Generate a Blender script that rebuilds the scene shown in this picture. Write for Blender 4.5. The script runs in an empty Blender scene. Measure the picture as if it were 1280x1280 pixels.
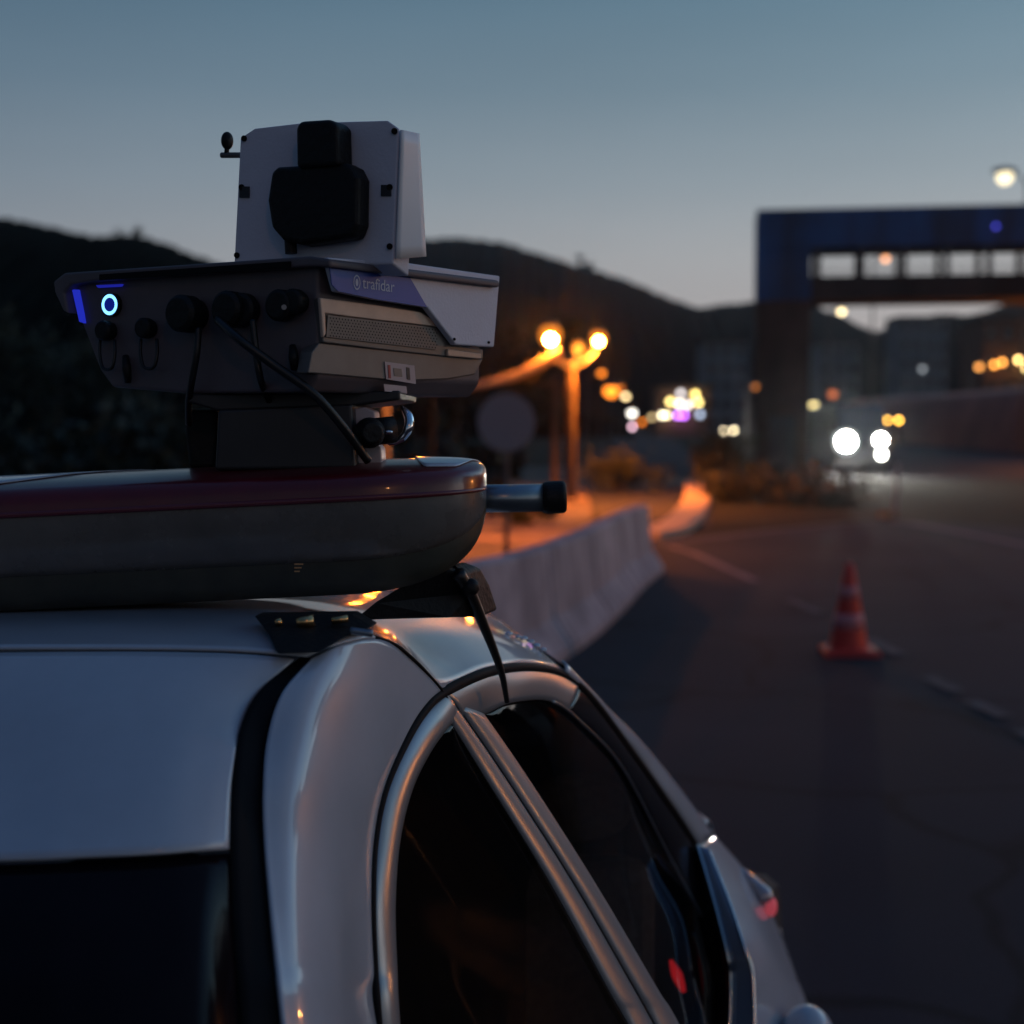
import bpy, bmesh, math, random
from mathutils import Vector, Matrix

# ------------------------------------------------------------------ camera
F = 1800.0           # focal length in photo pixels (photo is 1280 wide)
H = 1.66             # camera height
HOR = 545.0
PITCH = math.atan((640 - HOR) / F)
scene = bpy.context.scene
col = scene.collection
cam_d = bpy.data.cameras.new("camera")
cam = bpy.data.objects.new("camera", cam_d)
col.objects.link(cam)
scene.camera = cam
cam.location = (0, 0, H)
cam.rotation_euler = (math.pi / 2 - PITCH, 0, 0)
cam_d.sensor_width = 36
cam_d.lens = 36 * F / 1280
cam_d.clip_end = 6000
cam_d.dof.use_dof = True
cam_d.dof.focus_distance = 1.68
cam_d.dof.aperture_fstop = (cam_d.lens / 1000) / 0.0145

# ------------------------------------------------------------------ world: dusk sky
w = bpy.data.worlds.new("World")
scene.world = w
w.use_nodes = True
nt = w.node_tree
for n in list(nt.nodes):
    nt.nodes.remove(n)
N = nt.nodes.new
L = nt.links.new
wo = N("ShaderNodeOutputWorld")
bg = N("ShaderNodeBackground")
tc = N("ShaderNodeTexCoord")
sep = N("ShaderNodeSeparateXYZ")
L(tc.outputs["Generated"], sep.inputs[0])
ramp = N("ShaderNodeValToRGB")
e = ramp.color_ramp.elements
SKY = [(0.0, (0.44, 0.40, 0.395)), (0.07, (0.44, 0.41, 0.405)), (0.12, (0.39, 0.40, 0.41)), (0.17, (0.29, 0.345, 0.385)),
       (0.23, (0.185, 0.265, 0.325)), (0.29, (0.125, 0.215, 0.285)), (0.36, (0.085, 0.17, 0.25)), (0.55, (0.05, 0.12, 0.235)), (1.0, (0.05, 0.12, 0.27))]
e[0].position, e[0].color = SKY[0][0], (*SKY[0][1], 1)
e[1].position, e[1].color = SKY[-1][0], (*SKY[-1][1], 1)
for p, c in SKY[1:-1]:
    k = e.new(p)
    k.color = (*c, 1)
L(sep.outputs["Z"], ramp.inputs[0])
# the afterglow stands ahead and to the right; the sky behind on the left is already dark
mr = N("ShaderNodeMapRange")
mr.inputs["From Min"].default_value = -1.0
mr.inputs["From Max"].default_value = 1.0
mr.inputs["To Min"].default_value = 0.0
mr.inputs["To Max"].default_value = 1.0
dt = N("ShaderNodeVectorMath")
dt.operation = 'DOT_PRODUCT'
dt.inputs[1].default_value = (math.sin(math.radians(65)), math.cos(math.radians(65)), 0)
L(tc.outputs["Generated"], dt.inputs[0])
L(dt.outputs["Value"], mr.inputs["Value"])
r2 = N("ShaderNodeValToRGB")
r2.color_ramp.elements[0].color = (0.20, 0.25, 0.34, 1)
r2.color_ramp.elements[1].position = 1.0
r2.color_ramp.elements[1].color = (7.5, 6.9, 6.5, 1)
k = r2.color_ramp.elements.new(0.85)
k.color = (1.16, 1.14, 1.12, 1)
k = r2.color_ramp.elements.new(0.54)
k.color = (0.74, 0.78, 0.84, 1)
L(mr.outputs[0], r2.inputs[0])
mul = N("ShaderNodeMixRGB")
mul.blend_type = 'MULTIPLY'
mul.inputs[0].default_value = 1
L(ramp.outputs[0], mul.inputs[1])
L(r2.outputs[0], mul.inputs[2])
# faint uneven veils of thin high haze
vm = N("ShaderNodeMapping")
vm.inputs["Scale"].default_value = (1.6, 1.6, 7)
vn = N("ShaderNodeTexNoise")
vn.inputs["Scale"].default_value = 1.7
vn.inputs["Detail"].default_value = 4
L(tc.outputs["Generated"], vm.inputs[0])
L(vm.outputs[0], vn.inputs["Vector"])
vr = N("ShaderNodeMapRange")
vr.inputs["To Min"].default_value = 0.90
vr.inputs["To Max"].default_value = 1.10
L(vn.outputs["Fac"], vr.inputs["Value"])
vs_ = N("ShaderNodeVectorMath")
vs_.operation = 'SCALE'
L(mul.outputs[0], vs_.inputs[0])
L(vr.outputs[0], vs_.inputs["Scale"])
L(vs_.outputs[0], bg.inputs[0])
bg.inputs[1].default_value = 0.95
L(bg.outputs[0], wo.inputs[0])

scene.view_settings.view_transform = 'Standard'
scene.view_settings.look = 'None'
scene.view_settings.exposure = 0
scene.view_settings.gamma = 1
scene.render.engine = 'CYCLES'
scene.cycles.use_light_tree = True
scene.cycles.sample_clamp_indirect = 3
scene.cycles.max_bounces = 8
scene.cycles.volume_bounces = 0
scene.cycles.volume_max_steps = 64

HAZE = 0.0002


# ------------------------------------------------------------------ projection helpers
cp, sp_ = math.cos(PITCH), math.sin(PITCH)


def ray(px, py):
    x = (px - 640) / F
    y = (640 - py) / F
    return Vector((x, cp + y * sp_, -sp_ + y * cp))


def W(px, py, d):
    """the point seen at photo pixel (px,py) that lies d metres ahead of the camera"""
    r = ray(px, py)
    return Vector((0, 0, H)) + r * (d / r.y)


def RP(px, py, p0, n):
    r = ray(px, py)
    o = Vector((0, 0, H))
    return o + r * ((p0 - o).dot(n) / r.dot(n))


def gz(d):
    return 0.0 if d < 30 else min(0.012 * (d - 30), 3.0)


def G(px, d):
    """ground point in the direction of photo column px"""
    return Vector(((px - 640) / F * d, d, gz(d)))


# ------------------------------------------------------------------ materials
def mat(name, color, rough=0.6, metal=0.0, coat=0.0, emit=None, estr=0.0, noise=0.0, nscale=8.0, bump=0.0, bscale=60.0,
        alpha=None, spec=None, transmission=0.0):
    m = bpy.data.materials.new(name)
    m.use_nodes = True
    t = m.node_tree
    b = t.nodes["Principled BSDF"]
    b.inputs["Base Color"].default_value = (*color, 1)
    b.inputs["Roughness"].default_value = rough
    b.inputs["Metallic"].default_value = metal
    b.inputs["Coat Weight"].default_value = coat
    b.inputs["Coat Roughness"].default_value = 0.06
    if spec is not None:
        b.inputs["Specular IOR Level"].default_value = spec
    b.inputs["Transmission Weight"].default_value = transmission
    if emit:
        b.inputs["Emission Color"].default_value = (*emit, 1)
        b.inputs["Emission Strength"].default_value = estr
    if noise or bump:
        tcn = t.nodes.new("ShaderNodeTexCoord")
    if noise:
        nz = t.nodes.new("ShaderNodeTexNoise")
        nz.inputs["Scale"].default_value = nscale
        nz.inputs["Detail"].default_value = 6
        nz.inputs["Roughness"].default_value = 0.65
        rp = t.nodes.new("ShaderNodeValToRGB")
        lo = tuple(max(0, c * (1 - noise)) for c in color)
        hi = tuple(min(1, c * (1 + noise)) for c in color)
        rp.color_ramp.elements[0].position = 0.3
        rp.color_ramp.elements[1].position = 0.7
        rp.color_ramp.elements[0].color = (*lo, 1)
        rp.color_ramp.elements[1].color = (*hi, 1)
        t.links.new(tcn.outputs["Object"], nz.inputs["Vector"])
        t.links.new(nz.outputs["Fac"], rp.inputs[0])
        t.links.new(rp.outputs[0], b.inputs["Base Color"])
        rr = t.nodes.new("ShaderNodeMapRange")
        rr.inputs["To Min"].default_value = max(0.02, rough - 0.08)
        rr.inputs["To Max"].default_value = min(1, rough + 0.12)
        t.links.new(nz.outputs["Fac"], rr.inputs["Value"])
        t.links.new(rr.outputs[0], b.inputs["Roughness"])
    if bump:
        n2 = t.nodes.new("ShaderNodeTexNoise")
        n2.inputs["Scale"].default_value = bscale
        n2.inputs["Detail"].default_value = 4
        bp = t.nodes.new("ShaderNodeBump")
        bp.inputs["Strength"].default_value = bump
        bp.inputs["Distance"].default_value = 0.01
        t.links.new(tcn.outputs["Object"], n2.inputs["Vector"])
        t.links.new(n2.outputs["Fac"], bp.inputs["Height"])
        t.links.new(bp.outputs[0], b.inputs["Normal"])
    return m


def emission(name, color, strength):
    m = bpy.data.materials.new(name)
    m.use_nodes = True
    t = m.node_tree
    t.nodes.remove(t.nodes["Principled BSDF"])
    em = t.nodes.new("ShaderNodeEmission")
    em.inputs[0].default_value = (*color, 1)
    em.inputs[1].default_value = strength
    t.links.new(em.outputs[0], t.nodes["Material Output"].inputs[0])
    return m


def tinted_glass(name, tint, clear):
    m = bpy.data.materials.new(name)
    m.use_nodes = True
    t = m.node_tree
    b = t.nodes["Principled BSDF"]
    b.inputs["Base Color"].default_value = (0.004, 0.004, 0.005, 1)
    b.inputs["Roughness"].default_value = 0.03
    b.inputs["IOR"].default_value = 1.42
    tr = t.nodes.new("ShaderNodeBsdfTransparent")
    tr.inputs[0].default_value = (*tint, 1)
    mx = t.nodes.new("ShaderNodeMixShader")
    mx.inputs[0].default_value = clear
    t.links.new(b.outputs[0], mx.inputs[1])
    t.links.new(tr.outputs[0], mx.inputs[2])
    t.links.new(mx.outputs[0], t.nodes["Material Output"].inputs[0])
    return m


M = {}
M['paint'] = mat('car_paint_white', (0.41, 0.44, 0.49), 0.33, coat=1.0, noise=0.07, nscale=9, bump=0.02, bscale=18)
M['trim'] = mat('black_rubber_trim', (0.005, 0.005, 0.006), 0.7, spec=.15)
M['gloss_black'] = mat('gloss_black_trim', (0.006, 0.006, 0.008), 0.18)
M['silver'] = mat('satin_window_frame', (0.34, 0.35, 0.36), 0.33, metal=0.55)
M['chrome'] = mat('chrome', (0.75, 0.76, 0.78), 0.15, metal=1.0)
M['glass'] = tinted_glass('tinted_car_glass', (0.75, 0.68, 0.6), 0.5)
M['dark_glass'] = mat('dark_rear_glass', (0.006, 0.004, 0.006), 0.12, noise=0.2, spec=.1)
M['seat'] = mat('seat_fabric', (0.16, 0.13, 0.12), 0.85, noise=0.3, nscale=60)
M['backdrop'] = mat('cabin_backdrop', (0.006, 0.006, 0.006), 0.9)
M['red_lens'] = mat('dark_red_lens', (0.10, 0.004, 0.009), 0.3, coat=0.35, noise=0.25, nscale=12)
M['clear_lens'] = mat('clear_smoky_lens', (0.115, 0.105, 0.095), 0.26, coat=0.3, noise=0.22, nscale=9, bump=0.15, bscale=25)
M['bar_base'] = mat('light_bar_base', (0.032, 0.033, 0.024), 0.45, noise=0.4, nscale=20)
M['black_plastic'] = mat('black_plastic', (0.007, 0.007, 0.007), 0.55, spec=.25, bump=0.2, bscale=120)
M['cable'] = mat('cable_rubber', (0.006, 0.006, 0.006), 0.45)
M['white_case'] = mat('white_powder_coat', (0.60, 0.61, 0.68), 0.5, noise=0.05, nscale=15, bump=0.08, bscale=300)
M['grey_panel'] = mat('grey_back_panel', (0.095, 0.08, 0.088), 0.5, noise=0.15, nscale=18)
M['flank'] = mat('grey_metal_flank', (0.13, 0.12, 0.11), 0.42, metal=0.3, noise=0.2, nscale=20)
M['tan_rail'] = mat('pale_metal_rail', (0.5, 0.37, 0.28), 0.4, metal=0.1, noise=0.15, nscale=25)
M['blue_label'] = mat('blue_label', (0.008, 0.065, 0.36), 0.4)
M['white_label'] = mat('white_print', (0.6, 0.6, 0.62), 0.5)
M['grey_print'] = mat('grey_print', (0.5, 0.6, 0.72), 0.5)
M['red_print'] = mat('red_print', (0.35, 0.04, 0.03), 0.5)
M['bracket'] = mat('beige_bracket', (0.42, 0.34, 0.34), 0.45)
M['grey_mount'] = mat('grey_mount_steel', (0.028, 0.028, 0.030), 0.45, metal=0.3, noise=0.2)
M['tube_metal'] = mat('steel_tube', (0.20, 0.24, 0.28), 0.3, metal=0.8)
M['concrete'] = mat('concrete', (0.46, 0.39, 0.41), 0.85, noise=0.25, nscale=2.5, bump=0.4, bscale=30)
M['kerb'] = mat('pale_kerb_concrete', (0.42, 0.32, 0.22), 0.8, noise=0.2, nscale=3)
M['cone_red'] = mat('cone_orange_red', (0.62, 0.03, 0.015), 0.5, noise=0.15, nscale=10)
M['cone_white'] = mat('cone_reflective_band', (0.6, 0.2, 0.21), 0.4)
M['steel'] = mat('galvanised_steel', (0.28, 0.27, 0.26), 0.5, metal=0.5, noise=0.2)
M['dark_steel'] = mat('dark_steel', (0.05, 0.05, 0.055), 0.5)
M['sign_back'] = mat('sign_grey_back', (0.20, 0.19, 0.22), 0.6)
M['blue_cladding'] = mat('blue_cladding', (0.002, 0.09, 0.29), 0.45, noise=0.3, nscale=0.5)
M['beam'] = mat('brown_grey_concrete', (0.06, 0.045, 0.042), 0.8, noise=0.3, nscale=0.6)
M['leg_mat'] = mat('tower_concrete', (0.095, 0.055, 0.042), 0.8, noise=0.35, nscale=0.5)
M['bark'] = mat('bark', (0.06, 0.045, 0.035), 0.9, noise=0.3)
M['leaf'] = mat('leaves', (0.014, 0.022, 0.011), 0.75, noise=0.6, nscale=1.5)
M['leaf2'] = mat('dry_leaves', (0.055, 0.05, 0.022), 0.8, noise=0.6, nscale=1.5)
M['shrub'] = mat('shrub_leaves', (0.05, 0.055, 0.02), 0.75, noise=0.6, nscale=3)
M['bwall'] = mat('building_wall', (0.16, 0.17, 0.18), 0.8, noise=0.15, nscale=0.3)
M['bwall2'] = mat('reddish_building_wall', (0.13, 0.07, 0.05), 0.8, noise=0.15, nscale=0.3)
M['broof'] = mat('building_roof', (0.06, 0.04, 0.035), 0.8)
M['pane'] = mat('dark_window_pane', (0.01, 0.012, 0.016), 0.1)
M['vehicle'] = mat('vehicle_paint_dark', (0.05, 0.055, 0.07), 0.3, coat=0.8)
M['vehicle_white'] = mat('vehicle_paint_pale', (0.35, 0.36, 0.40), 0.35, coat=0.8)
M['tyre'] = mat('tyre', (0.012, 0.012, 0.012), 0.8)


# asphalt with aggregate, patches and worn bands
def asphalt():
    m = mat('asphalt', (0.045, 0.043, 0.047), 0.85, spec=0.2)
    t = m.node_tree
    b = t.nodes["Principled BSDF"]
    tcn = t.nodes.new("ShaderNodeTexCoord")
    n1 = t.nodes.new("ShaderNodeTexNoise")
    n1.inputs["Scale"].default_value = 0.35
    n1.inputs["Detail"].default_value = 7
    n2 = t.nodes.new("ShaderNodeTexNoise")
    n2.inputs["Scale"].default_value = 60
    n2.inputs["Detail"].default_value = 3
    rp = t.nodes.new("ShaderNodeValToRGB")
    rp.color_ramp.elements[0].position = 0.35
    rp.color_ramp.elements[1].position = 0.7
    rp.color_ramp.elements[0].color = (0.013, 0.015, 0.022, 1)
    rp.color_ramp.elements[1].color = (0.028, 0.030, 0.040, 1)
    mx = t.nodes.new("ShaderNodeMixRGB")
    mx.blend_type = 'OVERLAY'
    mx.inputs[0].default_value = 0.6
    for n in (n1, n2):
        t.links.new(tcn.outputs["Object"], n.inputs["Vector"])
    t.links.new(n1.outputs["Fac"], rp.inputs[0])
    t.links.new(rp.outputs[0], mx.inputs[1])
    t.links.new(n2.outputs["Fac"], mx.inputs[2])
    t.links.new(mx.outputs[0], b.inputs["Base Color"])
    bp = t.nodes.new("ShaderNodeBump")
    bp.inputs["Strength"].default_value = 0.5
    bp.inputs["Distance"].default_value = 0.006
    t.links.new(n2.outputs["Fac"], bp.inputs["Height"])
    t.links.new(bp.outputs[0], b.inputs["Normal"])
    return m


M['asphalt'] = asphalt()


def cracks(m):
    t = m.node_tree
    b = t.nodes["Principled BSDF"]
    src = b.inputs["Base Color"].links[0].from_socket
    tcn = t.nodes.new("ShaderNodeTexCoord")
    nz = t.nodes.new("ShaderNodeTexNoise")
    nz.inputs["Scale"].default_value = .9
    ad = t.nodes.new("ShaderNodeVectorMath")
    ad.operation = 'MULTIPLY_ADD'
    ad.inputs[1].default_value = (.9, .9, 0)
    vo = t.nodes.new("ShaderNodeTexVoronoi")
    vo.feature = 'DISTANCE_TO_EDGE'
    vo.inputs["Scale"].default_value = .38
    rp = t.nodes.new("ShaderNodeValToRGB")
    rp.color_ramp.elements[0].position = .004
    rp.color_ramp.elements[1].position = .02
    rp.color_ramp.elements[0].color = (.35, .35, .35, 1)
    mx = t.nodes.new("ShaderNodeMixRGB")
    mx.blend_type = 'MULTIPLY'
    mx.inputs[0].default_value = 1
    t.links.new(tcn.outputs["Object"], nz.inputs["Vector"])
    t.links.new(nz.outputs["Color"], ad.inputs[0])
    t.links.new(tcn.outputs["Object"], ad.inputs[2])
    t.links.new(ad.outputs[0], vo.inputs["Vector"])
    t.links.new(vo.outputs["Distance"], rp.inputs[0])
    t.links.new(src, mx.inputs[1])
    t.links.new(rp.outputs[0], mx.inputs[2])
    t.links.new(mx.outputs[0], b.inputs["Base Color"])


cracks(M['asphalt'])
M['ground'] = mat('dark_grass_ground', (0.014, 0.017, 0.010), 0.95, spec=.1, noise=0.5, nscale=0.5)
M['pavement'] = mat('pavement_slabs', (0.17, 0.12, 0.09), 0.85, noise=0.95, nscale=0.8)
M['road_paint'] = mat('worn_road_paint', (0.15, 0.125, 0.135), 0.8, noise=0.6, nscale=6)
M['dash_paint'] = mat('worn_lane_dash_paint', (0.06, 0.06, 0.066), 0.8, noise=0.6, nscale=6)
M['bank'] = mat('red_earth_bank', (0.30, 0.10, 0.07), 0.95, noise=0.4, nscale=0.2)
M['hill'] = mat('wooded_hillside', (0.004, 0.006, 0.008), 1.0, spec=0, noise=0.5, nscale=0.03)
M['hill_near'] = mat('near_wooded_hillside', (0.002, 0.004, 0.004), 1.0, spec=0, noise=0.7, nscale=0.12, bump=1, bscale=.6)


def streak(m, sx, sz, amt):
    """vertical streaks and panel staining multiplied into the base colour"""
    t = m.node_tree
    b = t.nodes["Principled BSDF"]
    src = b.inputs["Base Color"].links[0].from_socket
    tcn = t.nodes.new("ShaderNodeTexCoord")
    mp = t.nodes.new("ShaderNodeMapping")
    mp.inputs["Scale"].default_value = (sx, sx, sz)
    nz = t.nodes.new("ShaderNodeTexNoise")
    nz.inputs["Scale"].default_value = 1
    nz.inputs["Detail"].default_value = 5
    rp = t.nodes.new("ShaderNodeValToRGB")
    rp.color_ramp.elements[0].position = .38
    rp.color_ramp.elements[1].position = .62
    rp.color_ramp.elements[0].color = (1 - amt, 1 - amt, 1 - amt, 1)
    mx = t.nodes.new("ShaderNodeMixRGB")
    mx.blend_type = 'MULTIPLY'
    mx.inputs[0].default_value = 1
    t.links.new(tcn.outputs["Object"], mp.inputs[0])
    t.links.new(mp.outputs[0], nz.inputs["Vector"])
    t.links.new(nz.outputs["Fac"], rp.inputs[0])
    t.links.new(src, mx.inputs[1])
    t.links.new(rp.outputs[0], mx.inputs[2])
    t.links.new(mx.outputs[0], b.inputs["Base Color"])


streak(M['blue_cladding'], 1.1, .12, .6)
streak(M['beam'], .7, .3, .4)
streak(M['leg_mat'], 1.0, .15, .45)
streak(M['concrete'], 3.2, .5, .45)
streak(M['pavement'], .9, .9, .85)


# ------------------------------------------------------------------ object helpers
def tag(o, label=None, cat=None, group=None, kind=None):
    if label:
        o['label'] = label
    if cat:
        o['category'] = cat
    if group:
        o['group'] = group
    if kind:
        o['kind'] = kind
    return o


def thing(name, loc, label, cat, group=None):
    o = bpy.data.objects.new(name, None)
    o.empty_display_size = 0.2
    col.objects.link(o)
    o.location = loc
    tag(o, label, cat, group)
    return o


def link(name, bm, m, parent=None, smooth=False, kind=None, bevel=0, sub=0, solid=0):
    me = bpy.data.meshes.new(name)
    bmesh.ops.recalc_face_normals(bm, faces=bm.faces)
    if smooth:
        for f in bm.faces:
            f.smooth = True
    bm.to_mesh(me)
    bm.free()
    me.materials.append(m)
    o = bpy.data.objects.new(name, me)
    col.objects.link(o)
    if parent:
        o.parent = parent
        o.matrix_parent_inverse = Matrix.Translation(-world_loc(parent))
    if solid:
        s = o.modifiers.new("thick", 'SOLIDIFY')
        s.thickness = solid
        s.offset = 0
    if bevel:
        b = o.modifiers.new("bevel", 'BEVEL')
        b.width = bevel
        b.segments = 3
        b.limit_method = 'ANGLE'
        b.angle_limit = math.radians(35)
    if sub:
        s = o.modifiers.new("sub", 'SUBSURF')
        s.levels = s.render_levels = sub
    if kind:
        o['kind'] = kind
    return o


def world_loc(o):
    v = Vector(o.location) if o.type == 'EMPTY' else Vector((0, 0, 0))
    # meshes carry world coordinates; their empties sit at their own location
    p = o
    if o.type != 'EMPTY':
        return Vector((0, 0, 0))
    return v


def box(bm, x0, x1, y0, y1, z0, z1, mtx=None):
    vs = [Vector((x, y, z)) for z in (z0, z1) for y in (y0, y1) for x in (x0, x1)]
    if mtx is not None:
        vs = [mtx @ v for v in vs]
    v = [bm.verts.new(p) for p in vs]
    for f in ((0, 2, 3, 1), (4, 5, 7, 6), (0, 1, 5, 4), (2, 6, 7, 3), (0, 4, 6, 2), (1, 3, 7, 5)):
        bm.faces.new([v[i] for i in f])


def prism(bm, pts, depth):
    """closed polygon (world points) extruded by a vector"""
    a = [bm.verts.new(p) for p in pts]
    b = [bm.verts.new(p + depth) for p in pts]
    bm.faces.new(a)
    bm.faces.new(list(reversed(b)))
    n = len(a)
    for i in range(n):
        bm.faces.new([a[i], b[i], b[(i + 1) % n], a[(i + 1) % n]])


def frames(pts):
    out = []
    up = Vector((0, 0, 1))
    prev = None
    for i, p in enumerate(pts):
        t = (pts[min(i + 1, len(pts) - 1)] - pts[max(i - 1, 0)]).normalized()
        if prev is None:
            a = t.cross(up)
            if a.length < 1e-3:
                a = t.cross(Vector((1, 0, 0)))
        else:
            a = prev - t * prev.dot(t)
        a.normalize()
        b = t.cross(a)
        prev = a
        out.append((p, a, b))
    return out


def tube(bm, pts, r, seg=12, caps=True):
    rs = r if isinstance(r, (list, tuple)) else [r] * len(pts)
    rings = []
    for (p, a, b), rr in zip(frames(pts), rs):
        rings.append([bm.verts.new(p + (a * math.cos(2 * math.pi * k / seg) + b * math.sin(2 * math.pi * k / seg)) * rr)
                      for k in range(seg)])
    for i in range(len(rings) - 1):
        for k in range(seg):
            bm.faces.new([rings[i][k], rings[i][(k + 1) % seg], rings[i + 1][(k + 1) % seg], rings[i + 1][k]])
    if caps:
        bm.faces.new(list(reversed(rings[0])))
        bm.faces.new(rings[-1])


def sphere(bm, c, r, u=16, v=10, sc=(1, 1, 1)):
    mt = Matrix.Translation(c) @ Matrix.Diagonal((r * sc[0], r * sc[1], r * sc[2], 1))
    bmesh.ops.create_uvsphere(bm, u_segments=u, v_segments=v, radius=1, matrix=mt)


def cr(p0, p1, p2, p3, t):
    return 0.5 * ((2 * p1) + (p2 - p0) * t + (2 * p0 - 5 * p1 + 4 * p2 - p3) * t * t + (3 * p1 - p0 - 3 * p2 + p3) * t ** 3)


def spline(pts, n):
    """n+1 points spread evenly in parameter over a Catmull-Rom spline"""
    P = [Vector(p) for p in pts]
    m = len(P) - 1
    out = []
    for i in range(n + 1):
        u = m * i / n
        k = min(int(u), m - 1)
        t = u - k
        p0 = P[k - 1] if k > 0 else P[0] * 2 - P[1]
        p3 = P[k + 2] if k + 2 <= m else P[m] * 2 - P[m - 1]
        out.append(cr(p0, P[k], P[k + 1], p3, t))
    return out


def curve(pts, n):
    return spline([W(*p) for p in pts], n)


def sheet(bm, rows):
    g = [[bm.verts.new(p) for p in r] for r in rows]
    for i in range(len(g) - 1):
        for j in range(len(g[0]) - 1):
            bm.faces.new([g[i][j], g[i][j + 1], g[i + 1][j + 1], g[i + 1][j]])


def patch(grid, nr=6, nc=6):
    """smooth surface through a grid of (px, py, depth)"""
    rows = [spline([W(*p) for p in r], (len(r) - 1) * nc) for r in grid]
    cols = [spline([r[j] for r in rows], (len(rows) - 1) * nr) for j in range(len(rows[0]))]
    return [[c[i] for c in cols] for i in range(len(cols[0]))]


def ruled(a, b, n=6, bulge=None):
    out = []
    for p, q in zip(a, b):
        r = []
        for k in range(n + 1):
            t = k / n
            v = p.lerp(q, t)
            if bulge:
                v = v + bulge * (4 * t * (1 - t))
            r.append(v)
        out.append(r)
    return out


def surf(name, rows, m, parent, solid=0.003, smooth=True):
    bm = bmesh.new()
    sheet(bm, rows)
    return link(name, bm, m, parent, smooth=smooth, solid=solid)


# ================================================================== SETTING
# terrain sheet, reaching to the horizon, rising slightly ahead
bm = bmesh.new()
ys = [-60, -20, 0, 10, 20, 30, 40, 60, 100, 160, 280, 500, 1200, 3000]
xs = [-3000, -900, -300, -100, -40, -15, 0, 15, 40, 100, 300, 900, 3000]
sheet(bm, [[Vector((x, y, gz(y) - 0.02)) for x in xs] for y in ys])
link('ground', bm, M['ground'], kind='structure')


def strip_road(name, left, right, m, dz):
    bm = bmesh.new()
    rows = []
    for (x0, y0), (x1, y1) in zip(left, right):
        rows.append([Vector((x0 + (x1 - x0) * t, y0 + (y1 - y0) * t, gz(y0 + (y1 - y0) * t) + dz)) for t in (0, .25, .5, .75, 1)])
    sheet(bm, rows)
    return link(name, bm, m, kind='structure')


def dens(pts):
    out = []
    for i in range(len(pts) - 1):
        for k in range(6):
            t = k / 6
            out.append((pts[i][0] + (pts[i + 1][0] - pts[i][0]) * t, pts[i][1] + (pts[i + 1][1] - pts[i][1]) * t))
    out.append(pts[-1])
    return out


# asphalt apron the car stands on, ending at the dark verge
strip_road('road', dens([(-6, -60), (-6, 0), (-3.0, 6), (-0.6, 9.4), (0.9, 14), (1.7, 17), (2.2, 23.2)]),
           dens([(60, -60), (60, 0), (60, 6), (40, 9.4), (25, 14), (16, 17), (7.4, 28.6)]), M['asphalt'], 0.0)
strip_road('through_road', dens([(8.0, 47), (11, 60), (18, 110), (60, 220)]),
           dens([(60, 47), (64, 60), (80, 110), (140, 220)]), M['asphalt'], 0.004)
strip_road('side_road', dens([(1.7, 26), (2.0, 40), (3.5, 70), (9, 130), (14, 200)]),
           dens([(3.6, 26), (5.6, 40), (9, 70), (15, 130), (20, 200)]), M['asphalt'], 0.004)
strip_road('pavement', dens([(-9, 10), (-4, 16), (-2.4, 22), (-1.4, 34), (0.4, 60)]),
           dens([(-1.6, 10), (0.1, 16), (1.2, 22), (1.9, 34), (3.0, 60)]), M['pavement'], 0.0)


def line(name, path, wid, m, z=0.012):
    bm = bmesh.new()
    pts = [Vector((x, y, 0)) for x, y in path]
    rows = []
    for i, p in enumerate(pts):
        t = (pts[min(i + 1, len(pts) - 1)] - pts[max(i - 1, 0)]).normalized()
        n = Vector((-t.y, t.x, 0))
        rows.append([Vector((q.x, q.y, gz(q.y) + z)) for q in (p + n * wid / 2, p - n * wid / 2)])
    sheet(bm, rows)
    return link(name, bm, m, kind='structure')


def gpx(px, py):
    """ground point under a photo pixel (flat part)"""
    r = ray(px, py)
    t = -H / r.z
    return (r.x * t, r.y * t)


line('lane_marking', [gpx(836, 683), gpx(868, 693), gpx(905, 710), gpx(945, 728)], 0.13, M['road_paint'])
line('lane_marking', [gpx(985, 750), gpx(1025, 768)], 0.12, M['dash_paint'])
line('lane_marking', [gpx(1085, 800), gpx(1125, 820)], 0.12, M['dash_paint'])
line('lane_marking', [gpx(1160, 848), gpx(1196, 866)], 0.12, M['dash_paint'])
line('lane_marking', [gpx(1212, 878), gpx(1256, 898)], 0.12, M['dash_paint'])
line('lane_marking', [gpx(1275, 915), gpx(1340, 950)], 0.12, M['dash_paint'])
line('edge_marking', [gpx(1105, 651), gpx(1140, 655), gpx(1200, 666), gpx(1290, 684), gpx(1400, 708)], 0.22, M['road_paint'])
line('edge_marking', [gpx(820, 681), gpx(900, 672), gpx(980, 662), gpx(1050, 655), gpx(1105, 651)], 0.25, M['dash_paint'])


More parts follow.
